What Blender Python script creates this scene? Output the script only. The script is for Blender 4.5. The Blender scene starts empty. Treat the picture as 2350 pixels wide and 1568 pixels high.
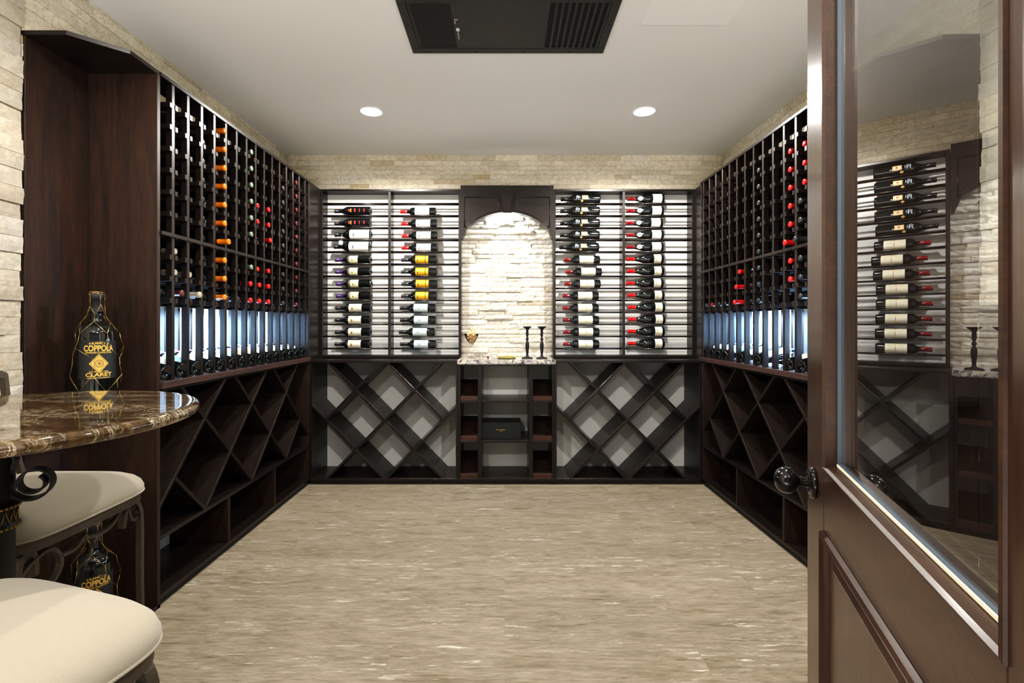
import bpy, bmesh, math, random
from mathutils import Vector, Matrix, noise
random.seed(7)
PI = math.pi
R = math.radians
SC = bpy.context.scene
COL = SC.collection
E = 1.298            # eye height above the floor; all z values below are relative to the eye and shifted by E
F, CX, CY = 1120.0, 1158.0, 745.0

# ------------------------------------------------------------------ materials
MATS = {}
def nodes_of(name):
    m = bpy.data.materials.new(name); m.use_nodes = True
    nt = m.node_tree; b = nt.nodes['Principled BSDF']
    MATS[name] = m
    return m, nt, b
def N(nt, t, **kw):
    n = nt.nodes.new(t)
    for k, v in kw.items():
        if k in n.inputs: n.inputs[k].default_value = v
        else: setattr(n, k, v)
    return n
def L(nt, a, b): nt.links.new(a, b)
def ramp(nt, fac, stops, interp='LINEAR'):
    r = nt.nodes.new('ShaderNodeValToRGB'); r.color_ramp.interpolation = interp
    e = r.color_ramp.elements
    while len(e) < len(stops): e.new(0.5)
    for el, (p, c) in zip(e, stops):
        el.position = p; el.color = (*c, 1) if len(c) == 3 else c
    L(nt, fac, r.inputs['Fac']); return r
def mixc(nt, fac, a, b, mode='MIX'):
    m = nt.nodes.new('ShaderNodeMix'); m.data_type = 'RGBA'; m.blend_type = mode
    for s, v in ((m.inputs[0], fac), (m.inputs[6], a), (m.inputs[7], b)):
        if hasattr(v, 'is_output') or hasattr(v, 'links'): L(nt, v, s)
        elif isinstance(v, (int, float)): s.default_value = v
        else: s.default_value = (*v, 1)
    return m.outputs[2]
def coords(nt, scale=(1, 1, 1), rot=(0, 0, 0), world=False):
    tc = nt.nodes.new('ShaderNodeTexCoord'); mp = nt.nodes.new('ShaderNodeMapping')
    mp.inputs['Scale'].default_value = scale; mp.inputs['Rotation'].default_value = rot
    if world:
        g = nt.nodes.new('ShaderNodeNewGeometry'); L(nt, g.outputs['Position'], mp.inputs['Vector'])
    else: L(nt, tc.outputs['Object'], mp.inputs['Vector'])
    return mp.outputs['Vector']
def simple(name, col, rough=0.5, metal=0.0, coat=0.0, spec=0.5, bump=0, bscale=200, var=0.0):
    m, nt, b = nodes_of(name)
    b.inputs['Base Color'].default_value = (*col, 1); b.inputs['Roughness'].default_value = rough
    b.inputs['Metallic'].default_value = metal; b.inputs['Coat Weight'].default_value = coat
    b.inputs['Specular IOR Level'].default_value = spec
    n = N(nt, 'ShaderNodeTexNoise', Scale=bscale if bump else 30.0, Detail=3.0)
    L(nt, coords(nt), n.inputs['Vector'])
    if var:
        c = mixc(nt, n.outputs['Fac'], tuple(x * (1 - var) for x in col), tuple(min(1, x * (1 + var)) for x in col))
        L(nt, c, b.inputs['Base Color'])
    if bump:
        bp = N(nt, 'ShaderNodeBump', Strength=bump, Distance=0.002); L(nt, n.outputs['Fac'], bp.inputs['Height'])
        L(nt, bp.outputs['Normal'], b.inputs['Normal'])
    return m
def wood(name, dark, light, rough=0.35, axis='z', coat=0.15, spec=0.5):
    m, nt, b = nodes_of(name)
    sc = {'z': (14, 14, 1.1), 'x': (1.1, 14, 14), 'y': (14, 1.1, 14)}[axis]
    v = coords(nt, sc, world=True)
    n1 = N(nt, 'ShaderNodeTexNoise', Scale=1.6, Detail=6.0, Roughness=0.62, Distortion=0.6); L(nt, v, n1.inputs['Vector'])
    v2 = coords(nt, tuple(s * 6 for s in sc), world=True)
    n2 = N(nt, 'ShaderNodeTexNoise', Scale=2.0, Detail=2.0); L(nt, v2, n2.inputs['Vector'])
    r1 = ramp(nt, n1.outputs['Fac'], [(0.3, dark), (0.72, light)])
    c = mixc(nt, 0.35, r1.outputs['Color'], ramp(nt, n2.outputs['Fac'], [(0.35, dark), (0.7, light)]).outputs['Color'])
    L(nt, c, b.inputs['Base Color'])
    b.inputs['Roughness'].default_value = rough; b.inputs['Coat Weight'].default_value = coat
    b.inputs['Coat Roughness'].default_value = 0.15; b.inputs['Specular IOR Level'].default_value = spec
    bp = N(nt, 'ShaderNodeBump', Strength=0.12, Distance=0.001); L(nt, n2.outputs['Fac'], bp.inputs['Height'])
    L(nt, bp.outputs['Normal'], b.inputs['Normal'])
    return m
def stone(name, tint, veins, rough_b=0.5, fine=1.0):
    m, nt, b = nodes_of(name)
    g = nt.nodes.new('ShaderNodeNewGeometry')
    v = coords(nt, world=True)
    base = ramp(nt, g.outputs['Random Per Island'], [(0.0, tuple(c * 0.80 for c in tint)), (0.35, tint), (0.7, tuple(min(1, c * 1.08) for c in tint)),
                                                     (0.9, (tint[0] * 1.02, tint[1] * 1.05, tint[2] * 1.14)), (1.0, (tint[0] * 0.68, tint[1] * 0.6, tint[2] * 0.48))])
    off = N(nt, 'ShaderNodeVectorMath', operation='MULTIPLY_ADD'); L(nt, g.outputs['Random Per Island'], off.inputs[0])
    off.inputs[1].default_value = (9, 5, 7); L(nt, v, off.inputs[2])
    n1 = N(nt, 'ShaderNodeTexNoise', Scale=9.0 * fine, Detail=8.0, Roughness=0.72, Distortion=0.45); L(nt, off.outputs[0], n1.inputs['Vector'])
    n2 = N(nt, 'ShaderNodeTexNoise', Scale=34.0 * fine, Detail=6.0, Roughness=0.7, Distortion=0.8); L(nt, off.outputs[0], n2.inputs['Vector'])
    vein = ramp(nt, n1.outputs['Fac'], [(0.485, (0, 0, 0)), (0.505, (1, 1, 1)), (0.535, (0, 0, 0))])
    blot = ramp(nt, n1.outputs['Fac'], [(0.56, (0, 0, 0)), (0.72, (1, 1, 1))])
    mul = N(nt, 'ShaderNodeMath', operation='MULTIPLY'); L(nt, vein.outputs['Color'], mul.inputs[0]); L(nt, n2.outputs['Fac'], mul.inputs[1])
    c = mixc(nt, mul.outputs[0], base.outputs['Color'], veins)
    m2 = N(nt, 'ShaderNodeMath', operation='MULTIPLY'); L(nt, blot.outputs['Color'], m2.inputs[0]); m2.inputs[1].default_value = 0.55
    c = mixc(nt, m2.outputs[0], c, tuple(0.5 * a + 0.5 * t for a, t in zip(veins, tint)))
    grey = ramp(nt, n2.outputs['Fac'], [(0.3, (0.8, 0.8, 0.8)), (0.65, (1.04, 1.03, 1.0))])
    c = mixc(nt, 1.0, c, grey.outputs['Color'], 'MULTIPLY')
    L(nt, c, b.inputs['Base Color']); b.inputs['Roughness'].default_value = 0.75; b.inputs['Specular IOR Level'].default_value = 0.3
    bp = N(nt, 'ShaderNodeBump', Strength=rough_b, Distance=0.012); L(nt, n2.outputs['Fac'], bp.inputs['Height'])
    L(nt, bp.outputs['Normal'], b.inputs['Normal'])
    return m

WD_D, WD_L = (0.0055, 0.0036, 0.0031), (0.021, 0.0128, 0.0100)
W_V = wood('espresso_wood_upright', WD_D, WD_L)
W_X = wood('espresso_wood_across', WD_D, WD_L, axis='x')
W_Y = wood('espresso_wood_along', WD_D, WD_L, axis='y')
W_P = wood('espresso_wood_panel', (0.0065, 0.0031, 0.0022), (0.043, 0.0180, 0.0095), rough=0.5, coat=0.0)
W_N = wood('espresso_wood_alcove', (0.0085, 0.0040, 0.0027), (0.054, 0.0235, 0.0120), rough=0.5, coat=0.0)
W_D = wood('espresso_wood_board', (0.0055, 0.0034, 0.0026), (0.026, 0.0135, 0.0085), rough=0.42, axis='y', coat=0.0)
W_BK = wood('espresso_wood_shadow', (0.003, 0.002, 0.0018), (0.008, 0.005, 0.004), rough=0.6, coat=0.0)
W_R = wood('reddish_lip_wood', (0.03, 0.013, 0.009), (0.085, 0.036, 0.024), axis='x')
W_E = wood('ledge_wood', (0.03, 0.016, 0.014), (0.09, 0.05, 0.042), rough=0.42, axis='y')
DOOR_W = wood('door_mahogany', (0.022, 0.0085, 0.0045), (0.06, 0.026, 0.0135), rough=0.28, coat=0.35)
DOOR_H = wood('door_mahogany_rail', (0.022, 0.0085, 0.0045), (0.06, 0.026, 0.0135), rough=0.28, axis='y', coat=0.35)
DOOR_E = wood('door_glazing_bead', (0.022, 0.009, 0.004), (0.062, 0.026, 0.011), rough=0.45, axis='y', coat=0.1)
ST_A = stone('split_face_stone', (0.56, 0.51, 0.42), (0.40, 0.29, 0.16), 0.35)
ST_B = stone('polished_band_stone', (0.80, 0.73, 0.58), (0.30, 0.20, 0.09), 0.15)
ST_N = stone('rough_niche_stone', (0.74, 0.69, 0.60), (0.42, 0.33, 0.22), 0.55, 1.2)
PAINT = simple('painted_wall', (0.74, 0.73, 0.70), 0.9, bump=0.05)
CEIL = simple('ceiling_paint', (0.80, 0.79, 0.765), 0.95, bump=0.03)
CEIL2 = simple('hatch_paint', (0.84, 0.83, 0.81), 0.9)
BLACK = simple('black_kick', (0.008, 0.007, 0.007), 0.6)
METALB = simple('dark_iron', (0.022, 0.021, 0.020), 0.5, metal=0.6, bump=0.2, bscale=60)
IRON = simple('bronze_iron', (0.11, 0.090, 0.068), 0.5, metal=0.7, bump=0.25, bscale=90, var=0.3)
GOLD = simple('antique_gold', (0.30, 0.20, 0.055), 0.45, metal=0.8)
GOLDP = simple('gold_print', (0.72, 0.46, 0.10), 0.5, metal=0.2)
WIRE = simple('gold_wire', (0.75, 0.55, 0.20), 0.3, metal=0.9)
KNOB = simple('oil_rubbed_knob', (0.02, 0.018, 0.017), 0.16, metal=0.7, coat=0.5)
ACM = simple('unit_metal', (0.036, 0.035, 0.032), 0.55, metal=0.2, var=0.15)
ACB = simple('unit_slot', (0.003, 0.003, 0.004), 0.7)
PLATE = simple('white_plate', (0.8, 0.8, 0.8), 0.4)
CREAM = simple('cream_label', (0.78, 0.72, 0.55), 0.6)
WHITE = simple('white_label', (0.82, 0.80, 0.76), 0.6)
BUTTER = simple('butter_label', (0.78, 0.70, 0.40), 0.6)
ORANGE = simple('orange_label', (0.90, 0.40, 0.01), 0.5)
PALE = simple('pale_blue_label', (0.70, 0.78, 0.76), 0.6)
TEAL = simple('faded_teal_print', (0.35, 0.48, 0.46), 0.6)
INK = simple('ink_print', (0.05, 0.045, 0.04), 0.6)
GREYT = simple('grey_print', (0.40, 0.37, 0.32), 0.6)
BROWNP = simple('brown_print', (0.30, 0.14, 0.05), 0.6)
GOLDL = simple('ornate_gold_label', (0.72, 0.44, 0.17), 0.5)
REDP = simple('red_print', (0.80, 0.03, 0.02), 0.5)
BLKL = simple('charcoal_label', (0.018, 0.019, 0.02), 0.55)
C_BLK = simple('black_foil', (0.006, 0.006, 0.007), 0.35)
C_GRY = simple('grey_foil', (0.045, 0.050, 0.055), 0.32, metal=0.3)
C_GRN = simple('sage_foil', (0.20, 0.27, 0.20), 0.35, metal=0.3)
C_RED = simple('red_foil', (0.62, 0.012, 0.012), 0.28, coat=0.4)
C_DRED = simple('dark_red_foil', (0.20, 0.010, 0.012), 0.3, coat=0.3)
C_ORG = simple('orange_foil', (0.80, 0.21, 0.010), 0.25, coat=0.4)
C_PUR = simple('purple_foil', (0.055, 0.02, 0.12), 0.35)
C_BEI = simple('beige_foil', (0.42, 0.36, 0.28), 0.4)
C_MAR = simple('maroon_foil', (0.10, 0.02, 0.022), 0.3, coat=0.3)
CORKM = simple('cork', (0.62, 0.40, 0.20), 0.85, var=0.35)
GASK = simple('grey_gasket', (0.065, 0.085, 0.11), 0.45)
SEAL = simple('cream_gasket', (0.80, 0.74, 0.55), 0.5)
GREENC = simple('green_gold_glaze', (0.15, 0.15, 0.035), 0.25, coat=0.5, var=0.95)
def glassmat():
    m, nt, b = nodes_of('dark_bottle_glass')
    b.inputs['Base Color'].default_value = (0.004, 0.006, 0.006, 1); b.inputs['Roughness'].default_value = 0.04
    b.inputs['Specular IOR Level'].default_value = 0.6; b.inputs['Coat Weight'].default_value = 0.6; b.inputs['Coat Roughness'].default_value = 0.02
    return m
GLS = glassmat()
def panemat():
    m = bpy.data.materials.new('window_glass'); m.use_nodes = True; nt = m.node_tree; nt.nodes.clear()
    o = N(nt, 'ShaderNodeOutputMaterial'); fr = N(nt, 'ShaderNodeFresnel', IOR=1.52)
    mu = N(nt, 'ShaderNodeMath', operation='MULTIPLY'); mu.inputs[1].default_value = 2.4; mu.use_clamp = True
    L(nt, fr.outputs[0], mu.inputs[0])
    tr = N(nt, 'ShaderNodeBsdfTransparent', Color=(0.93, 0.96, 0.96, 1)); gl = N(nt, 'ShaderNodeBsdfGlossy', Roughness=0.0)
    mx = N(nt, 'ShaderNodeMixShader'); L(nt, mu.outputs[0], mx.inputs[0]); L(nt, tr.outputs[0], mx.inputs[1]); L(nt, gl.outputs[0], mx.inputs[2])
    L(nt, mx.outputs[0], o.inputs['Surface']); return m
PANE = panemat()
def clearmat():
    m = bpy.data.materials.new('clear_stemware'); m.use_nodes = True; nt = m.node_tree; nt.nodes.clear()
    o = N(nt, 'ShaderNodeOutputMaterial'); fr = N(nt, 'ShaderNodeFresnel', IOR=1.18)
    tr = N(nt, 'ShaderNodeBsdfTransparent', Color=(0.985, 0.985, 0.985, 1)); gl = N(nt, 'ShaderNodeBsdfGlossy', Roughness=0.02)
    mx = N(nt, 'ShaderNodeMixShader'); L(nt, fr.outputs[0], mx.inputs[0]); L(nt, tr.outputs[0], mx.inputs[1]); L(nt, gl.outputs[0], mx.inputs[2])
    L(nt, mx.outputs[0], o.inputs['Surface']); return m
CLEAR = clearmat()
def emis(name, col, s):
    m = bpy.data.materials.new(name); m.use_nodes = True; nt = m.node_tree; nt.nodes.clear()
    o = N(nt, 'ShaderNodeOutputMaterial'); e = N(nt, 'ShaderNodeEmission', Color=(*col, 1), Strength=s); L(nt, e.outputs[0], o.inputs[0]); return m
LENS = emis('lamp_lens', (1, 0.97, 0.92), 30)
def glowpanel():
    m, nt, b = nodes_of('added_glow_panel')
    b.inputs['Base Color'].default_value = (0.8, 0.85, 0.9, 1); b.inputs['Emission Color'].default_value = (0.55, 0.78, 1.0, 1)
    b.inputs['Emission Strength'].default_value = 4.2  # white rear panel; added emission stands in for strip light falling on it
    return m
GLOWP = glowpanel()
def floormat():
    m, nt, b = nodes_of('vinyl_plank')
    v = coords(nt, world=True)
    br = N(nt, 'ShaderNodeTexBrick', Scale=1.0); br.inputs['Brick Width'].default_value = 1.22; br.inputs['Row Height'].default_value = 0.18
    br.inputs['Mortar Size'].default_value = 0.0008; br.inputs['Color1'].default_value = (0, 0, 0, 1); br.inputs['Color2'].default_value = (1, 1, 1, 1)
    br.inputs['Mortar'].default_value = (0.3, 0.3, 0.3, 1); br.offset = 0.37
    L(nt, v, br.inputs['Vector'])
    off = N(nt, 'ShaderNodeVectorMath', operation='MULTIPLY_ADD'); L(nt, br.outputs['Color'], off.inputs[0]); off.inputs[1].default_value = (3.1, 1.7, 2.3); L(nt, v, off.inputs[2])
    def st(scale, s, det, rough, dist=0.0):
        mp = N(nt, 'ShaderNodeMapping'); mp.inputs['Scale'].default_value = scale; L(nt, off.outputs[0], mp.inputs['Vector'])
        n = N(nt, 'ShaderNodeTexNoise', Scale=s, Detail=det, Roughness=rough, Distortion=dist); L(nt, mp.outputs[0], n.inputs['Vector']); return n.outputs['Fac']
    n1 = st((2.4, 14, 1), 1.5, 9.0, 0.72, 0.7)
    n2 = st((9, 80, 1), 1.5, 5.0, 0.7)
    n3 = st((3.2, 38, 1), 1.7, 10.0, 0.78, 0.35)
    n4 = st((0.9, 3.5, 1), 1.6, 3.0, 0.5)
    c = ramp(nt, n1, [(0.26, (0.135, 0.106, 0.074)), (0.47, (0.262, 0.219, 0.162)), (0.75, (0.335, 0.290, 0.224))]).outputs['Color']
    g = ramp(nt, n2, [(0.34, (0.60, 0.58, 0.54)), (0.60, (1.08, 1.08, 1.08))]).outputs['Color']
    c = mixc(nt, 0.8, c, g, 'MULTIPLY')
    pl = ramp(nt, br.outputs['Color'], [(0, (0.92, 0.92, 0.92)), (1, (1.05, 1.05, 1.05))]).outputs['Color']
    c = mixc(nt, 1.0, c, pl, 'MULTIPLY')
    s1 = ramp(nt, n3, [(0.565, (0, 0, 0)), (0.62, (1, 1, 1))]).outputs['Color']
    s2 = ramp(nt, n4, [(0.42, (0, 0, 0)), (0.60, (1, 1, 1))]).outputs['Color']
    mu = N(nt, 'ShaderNodeMath', operation='MULTIPLY'); L(nt, s1, mu.inputs[0]); L(nt, s2, mu.inputs[1])
    c = mixc(nt, mu.outputs[0], c, (0.62, 0.57, 0.49))
    mo = N(nt, 'ShaderNodeMath', operation='MULTIPLY'); L(nt, br.outputs['Fac'], mo.inputs[0]); mo.inputs[1].default_value = 0.35
    c = mixc(nt, mo.outputs[0], c, (0.2, 0.15, 0.1))
    L(nt, c, b.inputs['Base Color']); b.inputs['Roughness'].default_value = 0.75; b.inputs['Specular IOR Level'].default_value = 0.08
    bp = N(nt, 'ShaderNodeBump', Strength=0.1, Distance=0.001); L(nt, n2, bp.inputs['Height']); L(nt, bp.outputs['Normal'], b.inputs['Normal'])
    return m
FLOORM = floormat()
def marble():
    m, nt, b = nodes_of('brown_marble')
    v = coords(nt, (1.0, 2.6, 1.0), (0, 0, 0.35), world=True)
    n1 = N(nt, 'ShaderNodeTexNoise', Scale=5.0, Detail=9.0, Roughness=0.68, Distortion=1.2); L(nt, v, n1.inputs['Vector'])
    n2 = N(nt, 'ShaderNodeTexNoise', Scale=2.6, Detail=4.0, Roughness=0.6, Distortion=1.5); L(nt, v, n2.inputs['Vector'])
    n3 = N(nt, 'ShaderNodeTexNoise', Scale=11.0, Detail=8.0, Roughness=0.75, Distortion=2.0); L(nt, v, n3.inputs['Vector'])
    c = ramp(nt, n1.outputs['Fac'], [(0.3, (0.016, 0.009, 0.004)), (0.5, (0.046, 0.027, 0.011)), (0.72, (0.11, 0.068, 0.03))]).outputs['Color']
    ve = ramp(nt, n3.outputs['Fac'], [(0.485, (0, 0, 0)), (0.5, (1, 1, 1)), (0.52, (0, 0, 0))]).outputs['Color']
    ma = ramp(nt, n2.outputs['Fac'], [(0.44, (0, 0, 0)), (0.58, (1, 1, 1))]).outputs['Color']
    mu = N(nt, 'ShaderNodeMath', operation='MULTIPLY'); L(nt, ve, mu.inputs[0]); L(nt, ma, mu.inputs[1])
    c = mixc(nt, mu.outputs[0], c, (0.75, 0.66, 0.48))
    bl = ramp(nt, n1.outputs['Fac'], [(0.66, (0, 0, 0)), (0.7, (1, 1, 1))]).outputs['Color']
    c = mixc(nt, bl, c, (0.55, 0.42, 0.25))
    L(nt, c, b.inputs['Base Color']); b.inputs['Roughness'].default_value = 0.05; b.inputs['Coat Weight'].default_value = 0.6; b.inputs['Coat Roughness'].default_value = 0.02
    return m
MARB = marble()
def granite():
    m, nt, b = nodes_of('speckled_granite')
    v = coords(nt, world=True)
    n1 = N(nt, 'ShaderNodeTexNoise', Scale=26.0, Detail=6.0, Roughness=0.7, Distortion=1.0); L(nt, v, n1.inputs['Vector'])
    n2 = N(nt, 'ShaderNodeTexNoise', Scale=9.0, Detail=4.0); L(nt, v, n2.inputs['Vector'])
    c = ramp(nt, n1.outputs['Fac'], [(0.36, (0.02, 0.02, 0.025)), (0.45, (0.22, 0.21, 0.22)), (0.52, (0.62, 0.58, 0.5)), (0.64, (0.72, 0.6, 0.36)), (0.75, (0.75, 0.72, 0.66))]).outputs['Color']
    c = mixc(nt, ramp(nt, n2.outputs['Fac'], [(0.5, (0, 0, 0)), (0.7, (0.7, 0.7, 0.7))]).outputs['Color'], c, (0.35, 0.33, 0.33))
    L(nt, c, b.inputs['Base Color']); b.inputs['Roughness'].default_value = 0.12; return m
GRAN = granite()
def fabric():
    m, nt, b = nodes_of('cream_linen')
    v = coords(nt)
    w = N(nt, 'ShaderNodeTexNoise', Scale=1100.0, Detail=3.0); L(nt, v, w.inputs['Vector'])
    c = ramp(nt, w.outputs['Fac'], [(0.25, (0.27, 0.237, 0.182)), (0.75, (0.345, 0.306, 0.238))]).outputs['Color']
    L(nt, c, b.inputs['Base Color']); b.inputs['Roughness'].default_value = 0.9; b.inputs['Sheen Weight'].default_value = 0.2; b.inputs['Specular IOR Level'].default_value = 0.2
    bp = N(nt, 'ShaderNodeBump', Strength=0.25, Distance=0.001); L(nt, w.outputs['Fac'], bp.inputs['Height']); L(nt, bp.outputs['Normal'], b.inputs['Normal'])
    return m
FAB = fabric()

# ------------------------------------------------------------------ mesh helpers
def bx(bm, x0, x1, y0, y1, z0, z1):
    if x0 > x1: x0, x1 = x1, x0
    if y0 > y1: y0, y1 = y1, y0
    if z0 > z1: z0, z1 = z1, z0
    v = [bm.verts.new(p) for p in ((x0, y0, z0), (x1, y0, z0), (x1, y1, z0), (x0, y1, z0), (x0, y0, z1), (x1, y0, z1), (x1, y1, z1), (x0, y1, z1))]
    for f in ((3, 2, 1, 0), (4, 5, 6, 7), (0, 1, 5, 4), (1, 2, 6, 5), (2, 3, 7, 6), (3, 0, 4, 7)): bm.faces.new([v[i] for i in f])
def prism(bm, poly, M, d0, d1):
    """poly: 2-D outline; M(u, v, d) -> point; extruded between depths d0 and d1"""
    a = [bm.verts.new(M(u, v, d0)) for u, v in poly]; b = [bm.verts.new(M(u, v, d1)) for u, v in poly]
    bm.faces.new(a); bm.faces.new(b[::-1]); n = len(poly)
    for i in range(n): bm.faces.new((a[i], b[i], b[(i + 1) % n], a[(i + 1) % n]))
    bmesh.ops.recalc_face_normals(bm, faces=bm.faces[:])
def lathe(bm, prof, seg=24, mi=0, M=None):
    rings = []
    for r, z in prof:
        if r < 1e-6: rings.append([bm.verts.new((0, 0, z))])
        else: rings.append([bm.verts.new((r * math.sin(2 * PI * k / seg), -r * math.cos(2 * PI * k / seg), z)) for k in range(seg)])
    for a, b in zip(rings, rings[1:]):
        for k in range(seg):
            k2 = (k + 1) % seg
            q = [a[0]] if len(a) == 1 else [a[k], a[k2]]
            w = [b[0]] if len(b) == 1 else [b[k2], b[k]]
            if len(q) + len(w) >= 3:
                f = bm.faces.new(q + w); f.smooth = True; f.material_index = mi
    if M is not None: bmesh.ops.transform(bm, matrix=M, verts=[v for r in rings for v in r])
def tube(bm, pts, rad, seg=8, closed=False, flat=None, up=None):
    """sweep along pts; flat=(a,b) gives a rectangular section a (along 'up') by b"""
    pts = [Vector(p) for p in pts]; n = len(pts); rings = []
    prev = None
    for i, p in enumerate(pts):
        if closed: t = pts[(i + 1) % n] - pts[i - 1]
        else: t = pts[min(i + 1, n - 1)] - pts[max(i - 1, 0)]
        t.normalize()
        if up is not None: s = Vector(up)
        elif prev is None: s = Vector((0, 0, 1)) if abs(t.z) < 0.9 else Vector((1, 0, 0))
        else: s = prev
        s = (s - t * s.dot(t)).normalized(); w = t.cross(s); prev = s
        if flat:
            a, b = flat[0] / 2, flat[1] / 2
            rings.append([bm.verts.new(p + s * (a * q) + w * (b * r)) for q, r in ((-1, -1), (1, -1), (1, 1), (-1, 1))])
        else:
            rr = rad[i] if isinstance(rad, (list, tuple)) else rad
            rings.append([bm.verts.new(p + s * (rr * math.cos(2 * PI * k / seg)) + w * (rr * math.sin(2 * PI * k / seg))) for k in range(seg)])
    m = len(rings[0])
    for i in range(n if closed else n - 1):
        a, b = rings[i], rings[(i + 1) % n]
        for k in range(m):
            f = bm.faces.new((a[k], a[(k + 1) % m], b[(k + 1) % m], b[k])); f.smooth = not flat
    if not closed:
        bm.faces.new(rings[0][::-1]); bm.faces.new(rings[-1])
    bmesh.ops.recalc_face_normals(bm, faces=bm.faces[:])
def spline(pts, n=8):
    pts = [Vector(p) for p in pts]; out = []
    P = [2 * pts[0] - pts[1]] + pts + [2 * pts[-1] - pts[-2]]
    for i in range(1, len(P) - 2):
        for k in range(n):
            t = k / n; a, b, c, d = P[i - 1], P[i], P[i + 1], P[i + 2]
            out.append(0.5 * ((2 * b) + (c - a) * t + (2 * a - 5 * b + 4 * c - d) * t * t + (3 * b - a - 3 * c + d) * t ** 3))
    out.append(pts[-1]); return out
def clip(poly, a0, a1, z0, z1):
    def cut(P, inside, inter):
        out = []
        for i in range(len(P)):
            p, q = P[i], P[(i + 1) % len(P)]
            if inside(p): out.append(p)
            if inside(p) != inside(q): out.append(inter(p, q))
        return out
    def ix(val, k):
        def f(p, q):
            t = (val - p[k]) / (q[k] - p[k]); return (p[0] + t * (q[0] - p[0]), p[1] + t * (q[1] - p[1]))
        return f
    for val, k, sg in ((a0, 0, 1), (a1, 0, -1), (z0, 1, 1), (z1, 1, -1)):
        if poly: poly = cut(poly, lambda p: sg * (p[k] - val) >= 0, ix(val, k))
    return poly
def new(): return bmesh.new()
def obj(name, bm, mats, parent=None, bevel=0, label=None, rel=True):
    if bevel: bmesh.ops.bevel(bm, geom=bm.edges[:], offset=bevel, segments=1, profile=0.5, affect='EDGES', clamp_overlap=True)
    me = bpy.data.meshes.new(name); bm.to_mesh(me); bm.free()
    for m in (mats if isinstance(mats, (list, tuple)) else [mats]): me.materials.append(m)
    o = bpy.data.objects.new(name, me); COL.objects.link(o)
    if parent is not None:
        o.parent = parent
    if label: o['label'] = label
    return o
def recentre(root):
    """parts are modelled in room coordinates; give the thing a base point and keep the parts where they are"""
    return root
def thing(name, label, cat, loc=(0, 0, 0), group=None, kind=None):
    o = bpy.data.objects.new(name, None); COL.objects.link(o); o.location = loc; o.empty_display_size = 0.05
    if label: o['label'] = label
    if cat: o['category'] = cat
    if group: o['group'] = group
    if kind: o['kind'] = kind
    return o
def tag(o, label, cat, group=None):
    o['label'] = label; o['category'] = cat
    if group: o['group'] = group
    return o
def struct(o): o['kind'] = 'structure'; return o
def box(name, b, mat, parent=None, bevel=0.0012, label=None):
    """b = x0,x1,y0,y1,z0,z1 with z relative to the eye, given in room coordinates"""
    bm = new(); base = parent_loc(parent)
    bx(bm, b[0] - base.x, b[1] - base.x, b[2] - base.y, b[3] - base.y, b[4] + E - base.z, b[5] + E - base.z)
    return obj(name, bm, mat, parent, bevel, label)
def parent_loc(p):
    v = Vector((0, 0, 0))
    while p is not None: v += p.location; p = p.parent
    return v
def dup(root, loc, rot, label, group=None):
    r = root.copy(); COL.objects.link(r); r.location = loc; r.rotation_euler = rot
    r['label'] = label
    if group: r['group'] = group
    for ch in list(root.children):
        c = ch.copy(); COL.objects.link(c); c.parent = r
        for g in ch.children:
            d = g.copy(); COL.objects.link(d); d.parent = c
    return r
def textverts(s, size, align='CENTER', bold=0.0):
    cu = bpy.data.curves.new('t', 'FONT'); cu.body = s; cu.size = size; cu.align_x = align; cu.align_y = 'CENTER'; cu.resolution_u = 4; cu.offset = bold
    o = bpy.data.objects.new('t', cu); COL.objects.link(o)
    dg = bpy.context.evaluated_depsgraph_get(); dg.update()
    me = bpy.data.meshes.new_from_object(o.evaluated_get(dg))
    vs = [v.co.copy() for v in me.vertices]; fs = [list(p.vertices) for p in me.polygons]
    bpy.data.objects.remove(o); bpy.data.curves.remove(cu); bpy.data.meshes.remove(me)
    return vs, fs
def add_text(bm, s, size, fn, mi=0, sx=1.0, rot=0.0, bold=0.0, width=None):
    vs, fs = textverts(s, size, bold=bold)
    if width: sx = width / (max(v.x for v in vs) - min(v.x for v in vs))
    c, sn = math.cos(rot), math.sin(rot)
    nv = [bm.verts.new(fn((v.x * c * sx - v.y * sn), (v.x * sx * sn + v.y * c))) for v in vs]
    for f in fs:
        try:
            q = bm.faces.new([nv[i] for i in f]); q.material_index = mi
        except ValueError: pass
ORD = ['first', 'second', 'third', 'fourth', 'fifth', 'sixth', 'seventh', 'eighth', 'ninth', 'tenth', 'eleventh', 'twelfth', 'thirteenth', 'fourteenth', 'fifteenth', 'sixteenth']
def nth(i, n, a='topmost', z='lowest'):
    return a if i == 0 else z if i == n - 1 else ORD[i] + ' from top'

# ------------------------------------------------------------------ the setting
WL, WR = 1.58, 1.60            # rack fronts left and right
XL, XR = -1.925, 1.925         # plaster of the side walls
D, D2, DB = 3.95, 4.18, 4.30   # lower back cabinets, upper back racks, back wall
ZC, ZF = 1.486, -1.298
ZT = 1.16                      # rack tops
YN = -0.9                      # how far the room is built behind the camera
struct(box('floor', (XL - .1, XR + .1, YN, DB + .1, ZF - .05, ZF), FLOORM, bevel=0))
struct(box('ceiling', (XL - .1, XR + .1, YN, DB + .1, ZC, ZC + .05), CEIL, bevel=0))
wl = struct(box('wall_left', (XL - .1, XL, YN, DB + .1, ZF, ZC), PAINT, bevel=0))
wr = struct(box('wall_right', (XR, XR + .1, YN, DB + .1, ZF, ZC), PAINT, bevel=0))
wb = struct(box('wall_back', (XL, XR, DB, DB + .1, ZF, ZC), PAINT, bevel=0))

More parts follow.
